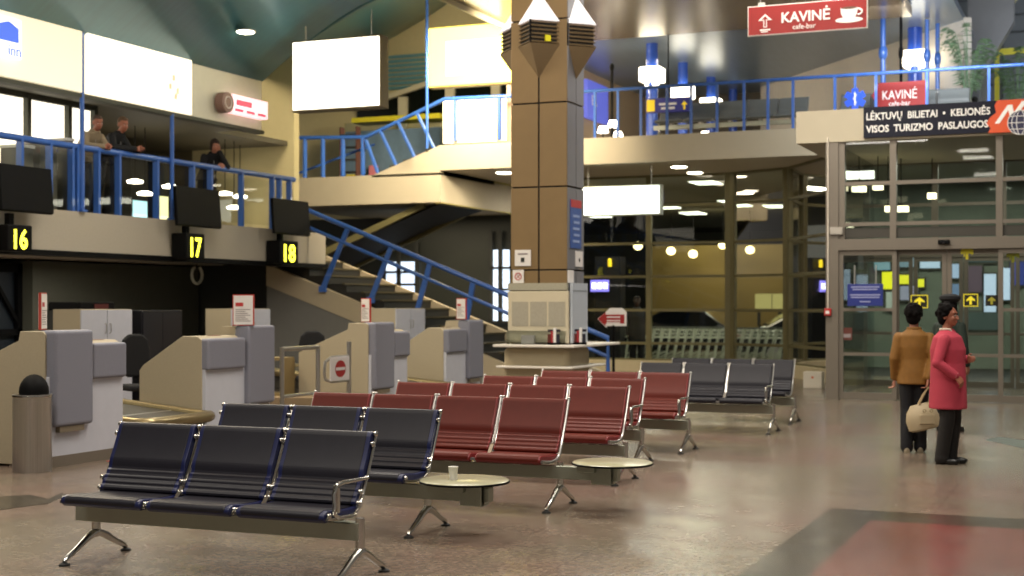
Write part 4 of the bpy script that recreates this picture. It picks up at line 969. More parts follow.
# door signs
t, w, h = board('information_sign', 'blue information sign with white lines hanging before the side pane', 'sign', (847.5, 284, 883, 306), YV + .03, mat('info_blue', '#23307c', .4), d=.04)
for k, (zz, ww) in enumerate(((.30, .8), (.26, .7), (.17, .85), (.13, .8), (.06, .3))): MB().box(-w * ww / 2, w * ww / 2, -.014, -.01, zz * h / .36, (zz + .022) * h / .36).build('print', mat('print_pale', '#8f94c0', .5), t)
for x in (-w * .3, w * .3): MB().box(x - .01, x + .01, 0, .02, h, h + .3).build('hanger', steel, t)
for k, (px, nm) in enumerate((((911, 295, 928, 308), 'yellow arrow sign on the door pane behind the person in the brown jacket'), ((963.5, 294, 978, 306.5), 'yellow arrow sign with yellow border beside the red coat person'), ((985.5, 295, 998, 306), 'dull yellow arrow sign nearest the door post'))):
    t, w, h = board('arrow_sign', nm, 'sign', px, YV + .17, mat('arrow_black', '#141408', .4), d=.02)
    yb_ = mat('arrow_yellow', '#d8c828', .5, emis='#d8c828', estr=.45) if k < 2 else mat('arrow_dull', '#8a8420', .5, emis='#8a8420', estr=.3)
    MB().prism([(-.018, h * .14), (.018, h * .14), (.018, h * .5), (w * .3, h * .42), (w * .3, h * .55), (0, h * .84), (-w * .3, h * .55), (-w * .3, h * .42), (-.018, h * .5)], -.016, -.01, 'y').build('arrow', yb_, t)
    if k < 2:
        g = MB().box(-w / 2, w / 2, -.013, -.009, 0, .012).box(-w / 2, w / 2, -.013, -.009, h - .012, h).box(-w / 2, -w / 2 + .012, -.013, -.009, 0, h).box(w / 2 - .012, w / 2, -.013, -.009, 0, h); g.build('border', yb_, t)
# sensor over the doors
p = atY(944, 242, YV); t = thing('door_sensor', 'black motion sensor on the header above the doors', 'sensor', (p.x, YV, p.z))
MB().box(-.09, .09, -.05, .02, -.035, .035).build('sensor_body', black, t, bevel=.015); MB().ball((0, -.05, -.01), .03, seg=10, rings=6).build('lens', mat('lens_dark', '#1a1a1c', .1), t)
# fire rod with red box on the post
p = atY(828, 312, YV); t = thing('fire_alarm', 'red call box at the foot of the white conduit on the post', 'alarm', (p.x, YV, p.z - .06))
MB().box(-.055, .055, -.05, .02, 0, .12).build('alarm_body', mat('alarm_red', '#b02020', .4), t, bevel=.01); MB().box(-.03, .03, -.055, -.05, .03, .08).build('glass_window', paper, t)
MB().tube([(0, -.0, .12), (0, 0, 2.9)], .012, 8).build('conduit', mat('conduit_white', '#d8cfc0', .5), t)
p = atY(834, 231, YV); t = thing('junction_box', 'pale grey box on the post at the header of the side pane', 'box', (p.x + .04, YV, p.z - .06))
MB().box(-.1, .1, -.03, .03, 0, .12).build('box_body', mat('jb_grey', '#a8a298', .5), t, bevel=.006); MB().box(-.08, .08, -.034, -.03, .02, .10).build('cover', mat('jb_grey'), t)
# white box on floor near post
p = atY(814, 392, 26.4); t = thing('floor_box', 'small white box with a dot standing beside the door post', 'box', (p.x, 26.4, 0))
MB().box(-.17, .17, -.15, .15, 0, .30).build('box_body', mat('fb_white', '#c8c0b0', .6), t, bevel=.01); MB().box(-.02, .02, -.155, -.15, .18, .22).build('dot', mat('dot_orange', '#c05a20', .5), t)

# red arrow sign on a pole beyond the pillar
p = at(613.5, 372, 24.6); t = thing('pole_sign', 'white and red left-pointing arrow sign on a black pole behind the pillar', 'sign', (p.x, p.y, 0), radians(16))
z0 = EYE + (HOR - 328) / FPX * 24.6; z1 = EYE + (HOR - 308) / FPX * 24.6; k_ = 24.6 / FPX
def q(x, y): return ((x - 613.5) * k_ * 1.04, EYE + (HOR - y) * k_)
MB().prism([q(598, 319), q(607, 328), q(607, 326), q(626, 326), q(626, 312), q(622, 308), q(610, 308), q(606, 312)], 0, .03, 'y').build('sign_plate', paper, t)
MB().prism([q(598.5, 319), q(606, 326), q(606, 323.5), q(624, 323.5), q(624, 314.5), q(606, 314.5), q(606, 312)], -.006, 0, 'y').build('red_arrow', redp, t)
for y in (311, 316.5, 320, 322.2): a = q(607, y); b_ = q(620, y + 1.2); MB().box(a[0], b_[0], -.009, -.006, b_[1], a[1]).build('print', paper, t)
MB().tube([(0, .015, 0), (0, .015, z0 + .05)], .025, 8).build('pole', black, t); MB().lathe([(.16, 0), (.16, .015), (.03, .03)], seg=20).build('base', black, t)
# ================================================================ UPPER LEVEL
cube_g = emat('cube_glow', '#fff4d8', 7)
def lamp_column(px, ylamp, t_, w, label, ztop=7.35):
    p = at(px, ylamp, t_); t = thing('lamp_column', label, 'column', (p.x, p.y, 5.05))
    MB().lathe([(w + .05, 0), (w + .05, .04), (w, .05), (w, ztop - 5.05)], seg=16).build('shaft', mat('column_blue', '#2c56c0', .35, coat=.4), t, smooth=True)
    if ylamp > 0 and label.find('lit') > 0:
        z = p.z - 5.05
        MB().box(-.24, .24, -.24, .24, z - .16, z + .16).build('lamp_shade', cube_g, t, bevel=.03)
        MB().box(-.12, .12, -.12, .12, z - .26, z - .16).build('lamp_base', cube_g, t)
lamp_column(652, 75, 31.7, .13, 'blue column with lit square lamp nearest the pillar on the upper floor')
lamp_column(683, 92, 34.2, .12, 'blue column with lit lamp, second beyond the railing from the pillar')
lamp_column(711, 105, 36.4, .12, 'blue column with lit lamp low behind the railing, third from the pillar')
lamp_column(733, 110, 38.5, .11, 'blue column without a lamp, farthest along the upper floor')
lamp_column(915, 59, 29.9, .15, 'thick blue column with lit square lamp behind the small red sign')
lamp_column(948, 30, 30.6, .17, 'thick blue column in front of the edge of the white wall')
for px, t_, r, nm in ((883, 28.6, .055, 'thin blue pipe rising through the upper railing beside the small red sign'), (927, 28.9, .045, 'thin blue pipe close beside the thick lamp column'), (937.5, 29.3, .045, 'thin blue pipe with knots between the two thick columns'), (901, 28.6, .03, 'dark thin pole crossing the small red sign')):
    p = at(px, 100, t_); t = thing('vertical_pipe', nm, 'pipe', (p.x, p.y, 5.05)); m = bluep if r > .035 else black
    MB().tube([(0, 0, 0), (0, 0, 2.0), (0, 0, 2.28)], r, 10).build('pipe', m, t, smooth=True)
    MB().ball((0, 0, 1.55), r * 1.7, r * 1.7, .16, 10, 8).build('knot', m, t, smooth=True)
p = at(612, 80, 31); t = thing('vertical_pipe', 'dark thin pole before the beige upper wall beside the blue light box', 'pipe', (p.x, p.y, 5.05)); MB().tube([(0, 0, 0), (0, 0, 1.65)], .03, 8).build('pipe', black, t); MB().ball((0, 0, 1.66), .05, .05, .09, 8, 6).build('knot', black, t)
# hanging lamp clusters seen far down the upper floor
for k, (x, y, t_) in enumerate(((613, 127, 31), (603, 130, 32), (618, 122, 33), (705, 132, 33), (606, 118, 36))):
    p = at(x, max(y, 118) - 4, t_); t = thing('table_lamp', 'small glowing lamp low behind the upper railing', 'lamp', (p.x, p.y, 5.05), 0, 'small lamps behind the upper railing')
    MB().lathe([(.08, 0), (.08, .02), (.015, .03), (.015, .35)], seg=12).build('base', black, t); MB().lathe([(.10, .35), (.13, .36), (.08, .50), (.02, .51)], seg=14).build('lamp_shade', lamp_c, t, smooth=True)

# railing of yellow bars with block wall
p = atY(964, 54, 33); q_ = atY(1060, 44, 33)
t = thing('yellow_railing', 'yellow railing before the grey block wall behind the palms', 'railing', (p.x, 33, 5.05))
MB().box(0, q_.x - p.x, -.03, .03, p.z - 5.05 - .08, p.z - 5.05 + .06).build('handrail', yel, t); MB().box(0, q_.x - p.x, -.03, .03, .55, .68).build('lower_rail', yel, t)
for x in (0.05, atY(997, 60, 33).x - p.x, atY(1050, 60, 33).x - p.x): MB().box(x - .05, x + .05, -.02, .02, 0, p.z - 5.05).build('post', yel, t)
MB().bar((0.02, -.02, p.z - 5.1), (.5, -.02, .2), .05, .04, (0, 1, 0)).build('brace', yel, t)
w_ = [atY(x, y, 34.5) for x, y in ((972, 62), (988, 58), (988, 26), (1010, 0), (1030, -22), (1018, -22), (996, 3), (975, 26))]
t = thing('roof_truss', 'white bent roof frame before the grey block wall', 'beam', tuple(w_[0])); t.location.z = 5.05
O = t.location.copy()
MB().prism([(v.x - O.x, v.z - O.z) for v in [w_[0], w_[1], w_[2], w_[3], w_[4], w_[5], w_[6], w_[7]]][:0] + [(w_[0].x - O.x, 0), (w_[1].x - O.x, 0)] + [(v.x - O.x, v.z - O.z) for v in w_[2:]], 0, .3, 'y').build('frame', mat('truss_white', '#a4a5a8', .5), t)
MB().prism([(w_[2].x - O.x - .02, w_[2].z - O.z), (w_[2].x - O.x + .08, w_[2].z - O.z), (w_[4].x - O.x + .1, w_[4].z - O.z), (w_[4].x - O.x, w_[4].z - O.z)], -.05, .3, 'y').build('light_strip', mat('strip_cream', '#e8e2b0', .5), t)
p = atY(970, 60, 32.5); t = thing('grey_duct', 'grey sloping duct running up behind the edge of the white wall', 'duct', (p.x, 32.5, 5.05))
MB().prism([(-.05, 0), (.18, 0), (.2, 1.4), (.9, 2.6), (.9, 4.2), (-.05, 4.2)], 0, .4, 'y').build('duct_body', mat('duct_grey', '#8d9096', .5), t); MB().ball((.1, -.06, .95), .07, seg=8, rings=6).build('valve', dark, t)

def palm(loc, h, n, label, seed):
    rnd = random.Random(seed); t = thing('potted_palm', label, 'plant', loc)
    MB().lathe([(.14, 0), (.2, .3), (.21, .32), (.19, .32), (.18, .28)], seg=18).build('pot', mat('pot_dark', '#2b2620', .6), t)
    MB().tube([(0, 0, .28), (.02, .01, .5)], [.04, .02], 8).build('stem', mat('palm_stem', '#4f5a34', .7), t)
    g = MB()
    for k in range(n):
        a = 2 * pi * k / n + rnd.uniform(-.2, .2); r = rnd.uniform(.4, .68); hh = h * rnd.uniform(.75, 1.1); pts = []
        for i in range(9):
            s = i / 8; pts.append(Vector((cos(a) * r * s, sin(a) * r * s, .45 + (hh - .45) * sin(s * 2.1) / sin(1.57))))
        g.tube(pts, [.012 - .001 * i for i in range(9)], 5)
        side = Vector((-sin(a), cos(a), 0))
        for i in range(2, 9):
            for sg in (-1, 1):
                for u in (0, .5):
                    p = pts[i].lerp(pts[i - 1], u); ln = .26 * (1.1 - i / 10)
                    d = (side * sg * .8 + Vector((cos(a), sin(a), -.35)) * .7).normalized(); e = p + d * ln; wv_ = Vector((cos(a), sin(a), .3)) * .016
                    g.add([p - wv_, p + wv_, p.lerp(e, .55) + wv_ * 1.2, e, p.lerp(e, .55) - wv_ * 1.2], [(0, 1, 2, 3, 4)])
    g.build('fronds', mat('palm_green', '#6c8a68', .55, noise=.3), t, fix=False)
p = at(968, 100, 28.7); palm((p.x, p.y, 5.05), 1.95, 15, 'potted palm beside the thick blue column on the upper floor', 3)
p = at(1012, 100, 29.7); palm((p.x + .1, p.y, 5.05), 1.8, 15, 'potted palm above the orange logo sign', 5)
t = thing('red_bottle', 'small red bottle-like object hanging on the yellow railing between the palms', 'bottle', tuple(atY(971, 82, 32.9)))
MB().lathe([(.06, 0), (.07, .02), (.07, .2), (.03, .26), (.03, .3)], seg=12).build('bottle_body', mat('bottle_red', '#8a2020', .4), t, smooth=True); MB().box(-.03, .03, .0, .1, .24, .3).build('hook', black, t)
for k, (x0, x1) in enumerate(((931, 963), (966, 992))): pass

# counter with goods on the landing
t = thing('kiosk_counter', 'kiosk counter with yellow stripe behind the rising railing', 'counter', tuple(atY(395, 168, 31))); t.location.z = 4.45; O = t.location
a = atY(345, 120, 31).x - O.x; b_ = atY(440, 120, 31).x - O.x; zt_ = atY(395, 119, 31).z - 4.45
MB().box(a, b_, 0, .6, 0, zt_ - .25).build('counter_body', mat('kiosk_blue', '#5a6f80', .5, noise=.3, nscale=5), t)
MB().box(a + .2, b_, -.03, .6, zt_ - .04, zt_ + .08).build('yellow_top', mat('kiosk_yellow', '#d8cc30', .5), t)
MB().box(a, b_, 0, .02, zt_ - .25, zt_ - .04).build('glass_front', clearg, t)
for k in range(7):
    x = a + .25 + k * (b_ - a - .4) / 7; tt = thing('goods_box', ['yellow', 'dark', 'pink', 'pale blue', 'yellow and tall', 'white', 'red'][k] + ' packet standing before the kiosk counter, behind the rail', 'packet', (O.x + x, 30.85, 4.45))
    MB().box(-.1, .1, -.06, .06, 0, .3 + .1 * (k % 3)).build('packet_body', mat('goods%d' % k, ['#c8b828', '#3c4440', '#c07078', '#90a8c8', '#d0c040', '#d0d0c8', '#b04848'][k], .6), tt, bevel=.01)
    MB().box(-.06, .06, -.066, -.06, .1, .2).build('packet_label', paper, tt)
t = thing('newspaper_rack', 'dark rack at the end of the level landing railing', 'rack', tuple(atY(350, 165, 30))); t.location.z = 4.45
for k in range(4): MB().box(-.22, .22, -.1, .1, .25 + .3 * k, .28 + .3 * k).build('rack_shelf', dark, t)
for x in (-.22, .22): MB().box(x - .015, x + .015, -.1, .1, 0, 1.35).build('rack_side', mat('rack_brown', '#5b3a30', .6), t)

# ================================================================ CEILING LAMPS
def downlight(loc, r, label, group=None, m=lamp_e, nrm=None):
    t = thing('ceiling_lamp', label, 'ceiling lamp', loc, 0, group)
    MB().lathe([(r * .8, -.03), (r, -.02), (r * 1.02, .0)], seg=20).build('lamp_glass', m, t, smooth=True); MB().lathe([(r * 1.02, -.012), (r * 1.2, -.01), (r * 1.2, .01)], seg=20).build('trim_ring', steel, t)
downlight((-13.44, 20.37, 6.15), .15, 'round downlight in the teal vaulted ceiling')
p = atY(505, 171, 29.2); downlight((p.x, 29.2, 4.49), .2, 'round downlight under the upper floor beside the pillar')
# long fluorescent lamps over the hall (their images stand in the door glass)
for k, (x, y, dz) in enumerate(((973, 149, 7.08), (978, 156, 7.08), (987, 173, 7.08))):
    tt = (7.08 - EYE) * FPX / (HOR - y); v = at(x, y, tt); yy = 2 * (YV + .12) - v.y
    t = thing('fluorescent_lamp', 'long fluorescent ceiling lamp over the hall', 'ceiling lamp', (v.x, yy, 7.095), 0, 'fluorescent lamps over the hall')
    MB().box(-.55, .55, -.5, .5, -.06, 0).build('housing', white, t); MB().box(-.5, .5, -.42, .42, -.08, -.06).build('diffuser', emat('fluor', '#fffbe8', 22), t)
# lamps of the canopy outside
rnd = [(679, 165), (695, 171), (722, 179), (743, 192), (804, 174), (727, 193)]
for k, (x, y) in enumerate(rnd):
    tt = (4.52 - EYE) * FPX / (HOR - y); p = at(x, y, tt)
    downlight((p.x, p.y, 4.54 if p.y > 31.4 else 4.49), .17 if k < 3 else .15, 'round lamp under the dark canopy beyond the glass wall', 'round lamps under the canopy')
pan = [(706, 182, 26), (738, 205, 22), (775, 206, 18), (667, 207, 20), (693, 213, 20), (598, 216, 20), (726, 201, 10), (812, 180, 12)]
for k, (x, y, wpx) in enumerate(pan):
    tt = (4.52 - EYE) * FPX / (HOR - y); p = at(x, y, tt); w = wpx * tt / FPX
    t = thing('panel_lamp', 'long flat lamp under the canopy beyond the glass wall', 'ceiling lamp', (p.x, p.y, 4.54), 0, 'flat lamps under the canopy')
    t.location.z = 4.545
    MB().box(-w / 2, w / 2, -.5, .5, -.05, 0).build('diffuser', emat('panel_glow', '#f2f4e0', 6), t); MB().box(-w / 2 - .03, w / 2 + .03, -.53, .53, -.03, 0.01).build('housing', steel, t)
for k, (x, y) in enumerate(((638, 246), (671, 251), (693, 254), (723, 245), (750, 250), (817, 244))):
    p = atY(x, y, 45.2); t = thing('pendant_lamp', 'round pendant lamp before the lit yellow wall outside', 'lamp', tuple(p), 0, 'pendant lamps before the yellow wall')
    MB().ball((0, 0, 0), .15, .15, .13, 14, 8).build('lamp_glass', emat('pendant_glow', '#ffe9a8', 8), t, smooth=True); MB().tube([(0, 0, .1), (0, 0, 4.55 - p.z)], .012, 6).build('cable', black, t)
# glowing panels imitating hall lamps reflected in the vestibule glass
for k, (x, y, wpx) in enumerate(((859, 189, 13), (901, 209, 14), (878, 187, 9), (932, 196, 8), (888, 209, 5))):
    tt = 25.3 + .4 * (k % 2); p = at(x, y, tt); w = wpx * tt / FPX
    t = thing('vestibule_lamp', 'small flat lamp hanging inside the glass vestibule', 'lamp', tuple(p), 0, 'lamps inside the vestibule')
    MB().box(-w / 2, w / 2, -.1, .1, -.05, .05).build('diffuser', emat('vest_glow', '#fff0c8', 4), t); MB().tube([(0, 0, .05), (0, 0, 4.18 - p.z)], .008, 6).build('cable', black, t)

# ================================================================ OUTSIDE: trolleys, cars, lit signs
def trolley():
    t = thing('luggage_trolley', 'steel luggage trolley nested in the long row behind the glass wall', 'luggage trolley', (0, 0, 0), 0, 'nested luggage trolleys')
    tm = mat('trolley_steel', '#b0b6a4', .4, .3)
    f = MB()
    for s in (-.22, .22):
        f.tube([(s, -.35, .14), (s, .4, .18), (s, .48, .55), (s, .58, .98)], .022, 6); f.tube([(s, .44, .40), (s * .7, -.1, .18)], .012, 5)
    f.tube([(-.2, -.38, .14), (.2, -.38, .14)], .017, 6); f.build('frame', tm, t)
    h = MB().tube([(-.25, .58, .98), (.25, .58, .98)], .022, 8); h.build('handle', mat('trolley_grip', '#3a3e34', .5), t)
    b = MB()
    for z in (.72, .80, .90): b.tube([(-.21, .52, z), (-.21, .3, z + .04), (.21, .3, z + .04), (.21, .52, z)], .008, 5)
    for x in (-.21, -.1, 0, .1, .21): b.tube([(x, .52, .72), (x, .3, .76), (x, .3, .94)], .007, 5)
    b.build('basket', tm, t)
    for s in (-.2, .2):
        for y in (-.3, .35): MB().tube([(s - .015, y, .06), (s + .015, y, .06)], .06, 12).build('wheel', blackr, t)
    return t
tr0 = trolley(); YT = 34.2
xs = [atY(x, 340, YT).x for x in range(606, 792, 8)]
for k, x in enumerate(xs):
    r = tr0 if k == 0 else dup(tr0, (0, 0, 0))
    r.location = (x, YT + .03 * (k % 2), -.02); r.rotation_euler = (0, 0, -pi / 2 - .12)

def car(loc, rz, m, label):
    t = thing('parked_car', label, 'car', loc, rz)
    pr = [(-2.1, .25), (-2.15, .6), (-2.0, .85), (-1.1, .95), (-.5, 1.38), (.7, 1.42), (1.5, 1.0), (2.0, .92), (2.15, .6), (2.1, .25)]
    MB().prism(pr, -.82, .82, 'y').build('car_body', m, t, bevel=.1, bseg=3)
    MB().prism([(-1.0, .97), (-.48, 1.33), (.65, 1.36), (1.35, 1.02)], -.835, .835, 'y').build('side_glass', mat('car_glass', '#0c1014', .1), t)
    for x in (-1.35, 1.35):
        for y in (-.8, .8):
            w = MB().tube([(x, y - .1, .3), (x, y + .1, .3)], .31, 20).build('wheel', blackr, t, smooth=True); MB().tube([(x, y - .115, .3), (x, y + .115, .3)], .18, 14).build('hub_cap', steel, w)
    for y in (-.6, .6): MB().ball((-2.1, y, .66), .07, .14, .08, 10, 6).build('headlight', emat('headlight', '#fff2c8', 3), t)
    for y in (-.6, .6): MB().ball((2.12, y, .7), .05, .14, .08, 10, 6).build('tail_light', mat('tail_red', '#7a1010', .3), t)
cm = mat('car_dark', '#14181c', .2, coat=1)
p = at(790, 350, 36.5); car((p.x + .5, p.y + 1.5, -.02), radians(200), cm, 'dark parked car with bright reflections beyond the glass, right of the trolleys')
p = at(690, 340, 41.0); car((p.x, p.y + .5, -.02), radians(178), mat('car_grey', '#22262a', .2, coat=1), 'dark parked car behind the luggage trolleys before the yellow wall')
t = thing('lit_kiosk', 'dark post with a small violet lit board outside beside the pillar', 'kiosk', tuple(at(607, 360, 35.5))); t.location.z = -.02; O = t.location
MB().box(-.32, .35, 0, .4, 0, 2.75).build('kiosk_body', mat('kiosk_dark', '#0c0d12', .4), t); MB().box(-.42, .05, -.05, 0, EYE + .33, EYE + .62).build('lit_board', emat('board_violet', '#8a80ff', 1.6), t)
for k in range(3): MB().box(-.38 + k * .15, -.27 + k * .15, -.056, -.05, EYE + .4, EYE + .55).build('bright_symbol', emat('symb_white', '#ffffff', 3), t)
MB().lathe([(.05, 0), (.05, .18), (.02, .2)], (.1, -.08, EYE + .95), 10).build('yellow_lamp', emat('ylamp', '#e0c020', 1.4), t)
p = atY(755, 315, 40); q_ = atY(783, 293, 40)
t = thing('lit_signboard', 'pale yellow lit board on posts outside above the dark car', 'sign', (p.x, 40, -.02)); w = q_.x - p.x
MB().box(0, w, 0, .1, atY(755, 308, 40).z, q_.z).build('face', emat('board_olive', '#b8b070', .8), t); MB().box(w * .6, w * .62, -.01, 0, atY(755, 308, 40).z, q_.z).build('seam', dark, t)
for x in (.1, w - .1): MB().box(x - .04, x + .04, .02, .08, 0, q_.z).build('post', dark, t)
# far lit shop/bus shapes behind the doors
def lit(px, Y, col, s, label, name='lit_window'):
    a = atY(px[0], px[1], Y); b_ = atY(px[2], px[3], Y); t = thing(name, label, 'lit window' if name == 'lit_window' else 'sign', (a.x, Y, b_.z))
    MB().box(0, b_.x - a.x, 0, .08, 0, a.z - b_.z).build('face', emat('lit_' + col[1:] + str(int(s * 10)), col, s), t); MB().box(-.04, b_.x - a.x + .04, .02, .1, -.04, a.z - b_.z + .04).build('frame', darkg, t)
YO = 35.5
struct('wall_outside_near', MB().box(-6.4, 6, YO + .1, YO + .25, 0, 5), mat('near_outside_wall', '#6f786c', .7, noise=.4, nscale=1.2))
for px, col, s, lb, nm in (((882, 272, 893, 289), '#e8e020', 1.5, 'yellow lit sign seen through the side pane', 'lit_sign'), ((897, 275, 909, 284), '#e8e030', 1.3, 'yellow lit sign behind the first sliding door', 'lit_sign'), ((917, 279, 924, 287), '#e8e030', 1.3, 'small yellow lit sign behind the first sliding door', 'lit_sign'),
        ((920, 250, 940, 268), '#b8cce8', 1.0, 'pale blue lit window high behind the first sliding door', 'lit_window'), ((874, 255, 890, 270), '#7f9fae', .8, 'dim blue window high behind the side pane', 'lit_window'), ((898, 256, 915, 267), '#7890a0', .7, 'dim grey-blue window beside the pale blue one', 'lit_window'),
        ((951, 264, 962, 278), '#a8bce0', .8, 'small blue window behind the second sliding door', 'lit_window'), ((984, 274, 996, 312), '#c0d0f0', 1.0, 'tall pale window behind the second sliding door', 'lit_window'), ((900, 286, 918, 300), '#9a9ab4', .55, 'lilac window behind the first arrow sign', 'lit_window'),
        ((951, 284, 962, 300), '#7088b0', .5, 'dull blue window behind the person in the red coat', 'lit_window'), ((1003, 268, 1010, 300), '#c4d4f4', 1.0, 'narrow bright window near the edge of the doors', 'lit_window'), ((842, 262, 852, 275), '#7a8a98', .6, 'dim window behind the edge of the side pane', 'lit_window'), ((967, 252, 996, 262), '#2f4a52', .5, 'dark teal band window behind the second sliding door', 'lit_window'),
        ((966, 266, 982, 292), '#5a4858', .5, 'dull purple poster window behind the second door', 'lit_window'), ((1010, 262, 1024, 285), '#2a3a90', .6, 'blue board behind the last door', 'lit_window'), ((950, 312, 998, 330), '#3c4a48', .5, 'long low dim window at waist height behind the doors', 'lit_window'), ((886, 292, 896, 310), '#b0b8b0', .5, 'pale grey window beside the information sign', 'lit_window')):
    lit(px, YO, col, s, lb, nm)
# yellow flower-shaped stickers on the top of the doors
for k, (x, y) in enumerate(((967, 253), (1013, 256))):
    p = atY(x, y, YV + .16); t = thing('yellow_sticker', ['yellow palm-shaped sticker at the top of the second sliding door', 'yellow palm-shaped sticker at the top of the last door'][k], 'sticker', tuple(p))
    s_y = mat('sticker_yellow', '#d8cc20', .5)
    MB().prism([(-.02, -.1), (.02, -.1), (.02, .0), (.09, -.03), (.1, .04), (.05, .09), (-.05, .09), (-.1, .03), (-.09, -.02), (-.02, 0)], -.006, 0, 'y').build('leaf_shape', s_y, t)
    MB().box(-.05, -.03, -.006, 0, -.06, .0).build('stalk', s_y, t)
t = thing('wall_notice', 'dull red notice low on the wall outside the side pane', 'notice', tuple(atY(842, 340, YV + .095))); MB().box(0, .16, 0, .02, 0, .2).build('plate', mat('notice_red', '#5c2c22', .6), t); MB().box(.02, .14, -.004, 0, .04, .1).build('print', mat('ink_grey'), t)
t.parent = None
# ================================================================ PEOPLE
skin_w = mat('skin_warm', '#a8705a', .55, noise=.05); skin_d = mat('skin_ruddy', '#9a5f48', .55, noise=.05)
def V(*a): return Vector(a)
def limb(mb, ch, seg=12):
    pts = [Vector(c[:3]) for c in ch]; rs = [c[3] for c in ch]
    P2 = []; R2r = []
    for i in range(len(pts) - 1):
        for k in range(4): P2.append(pts[i].lerp(pts[i + 1], k / 4)); R2r.append(rs[i] + (rs[i + 1] - rs[i]) * k / 4)
    P2.append(pts[-1]); R2r.append(rs[-1]); mb.tube(P2, R2r, seg)
    for p, r in zip(pts, rs): mb.ball(tuple(p), r * 1.0, seg=seg, rings=8)
def hand(mb, w, d, n, thumb, curl=.5, s=1.0):
    """w wrist, d towards the knuckles, n out of the back of the hand, thumb = direction of the thumb side"""
    d = d.normalized(); th = (thumb - d * thumb.dot(d)).normalized(); n = d.cross(th); n = n if n.dot(Vector(n)) else n
    pal = w + d * .045 * s
    for k in range(-2, 3): limb(mb, [(*(w + th * k * .012 * s + d * .01), .013 * s), (*(w + d * .085 * s + th * k * .017 * s), .012 * s)], 8)
    base = w + d * .088 * s
    for k, L in zip((1.5, .5, -.5, -1.5), (.072, .080, .074, .058)):
        a = base + th * k * .019 * s; q = [a]; dd = d.copy()
        for seg_, c in ((.45, curl), (.32, curl * 1.5), (.23, curl * 1.2)):
            dd = (dd * cos(c) - n * sin(c)).normalized(); q.append(q[-1] + dd * L * seg_ * s)
        limb(mb, [(*p, r * s) for p, r in zip(q, (.0095, .0088, .008, .0068))], 8)
    a = w + d * .03 * s + th * .026 * s; b1 = a + (d * .6 + th * .7 - n * .2).normalized() * .035 * s; b2 = b1 + (d * .9 + th * .2 - n * .4).normalized() * .03 * s; b3 = b2 + (d - n * .5).normalized() * .022 * s
    limb(mb, [(*a, .014 * s), (*b1, .0115 * s), (*b2, .010 * s), (*b3, .008 * s)], 8)
def head_parts(mb, M, s=1.0):
    def b(c, rx, ry, rz): 
        t = MB().ball((0, 0, 0), rx * s, ry * s, rz * s, 18, 12).xf(Matrix.Translation(M @ (Vector(c) * s)) @ M.to_3x3().to_4x4()); mb.add(t.v, t.f)
    b((0, .012, .03), .076, .094, .086); b((0, -.02, -.035), .060, .066, .078); b((0, -.055, -.082), .03, .026, .024)
    b((-.03, -.066, -.025), .026, .02, .026); b((.03, -.066, -.025), .026, .02, .026); b((0, -.074, .035), .05, .014, .018)
    b((0, -.094, -.012), .0105, .014, .026); b((0, -.102, -.03), .016, .015, .011)
    b((0, -.084, -.058), .024, .010, .006); b((0, -.082, -.068), .021, .010, .006)
    for sg in (-1, 1): b((sg * .078, .012, -.008), .010, .020, .032)
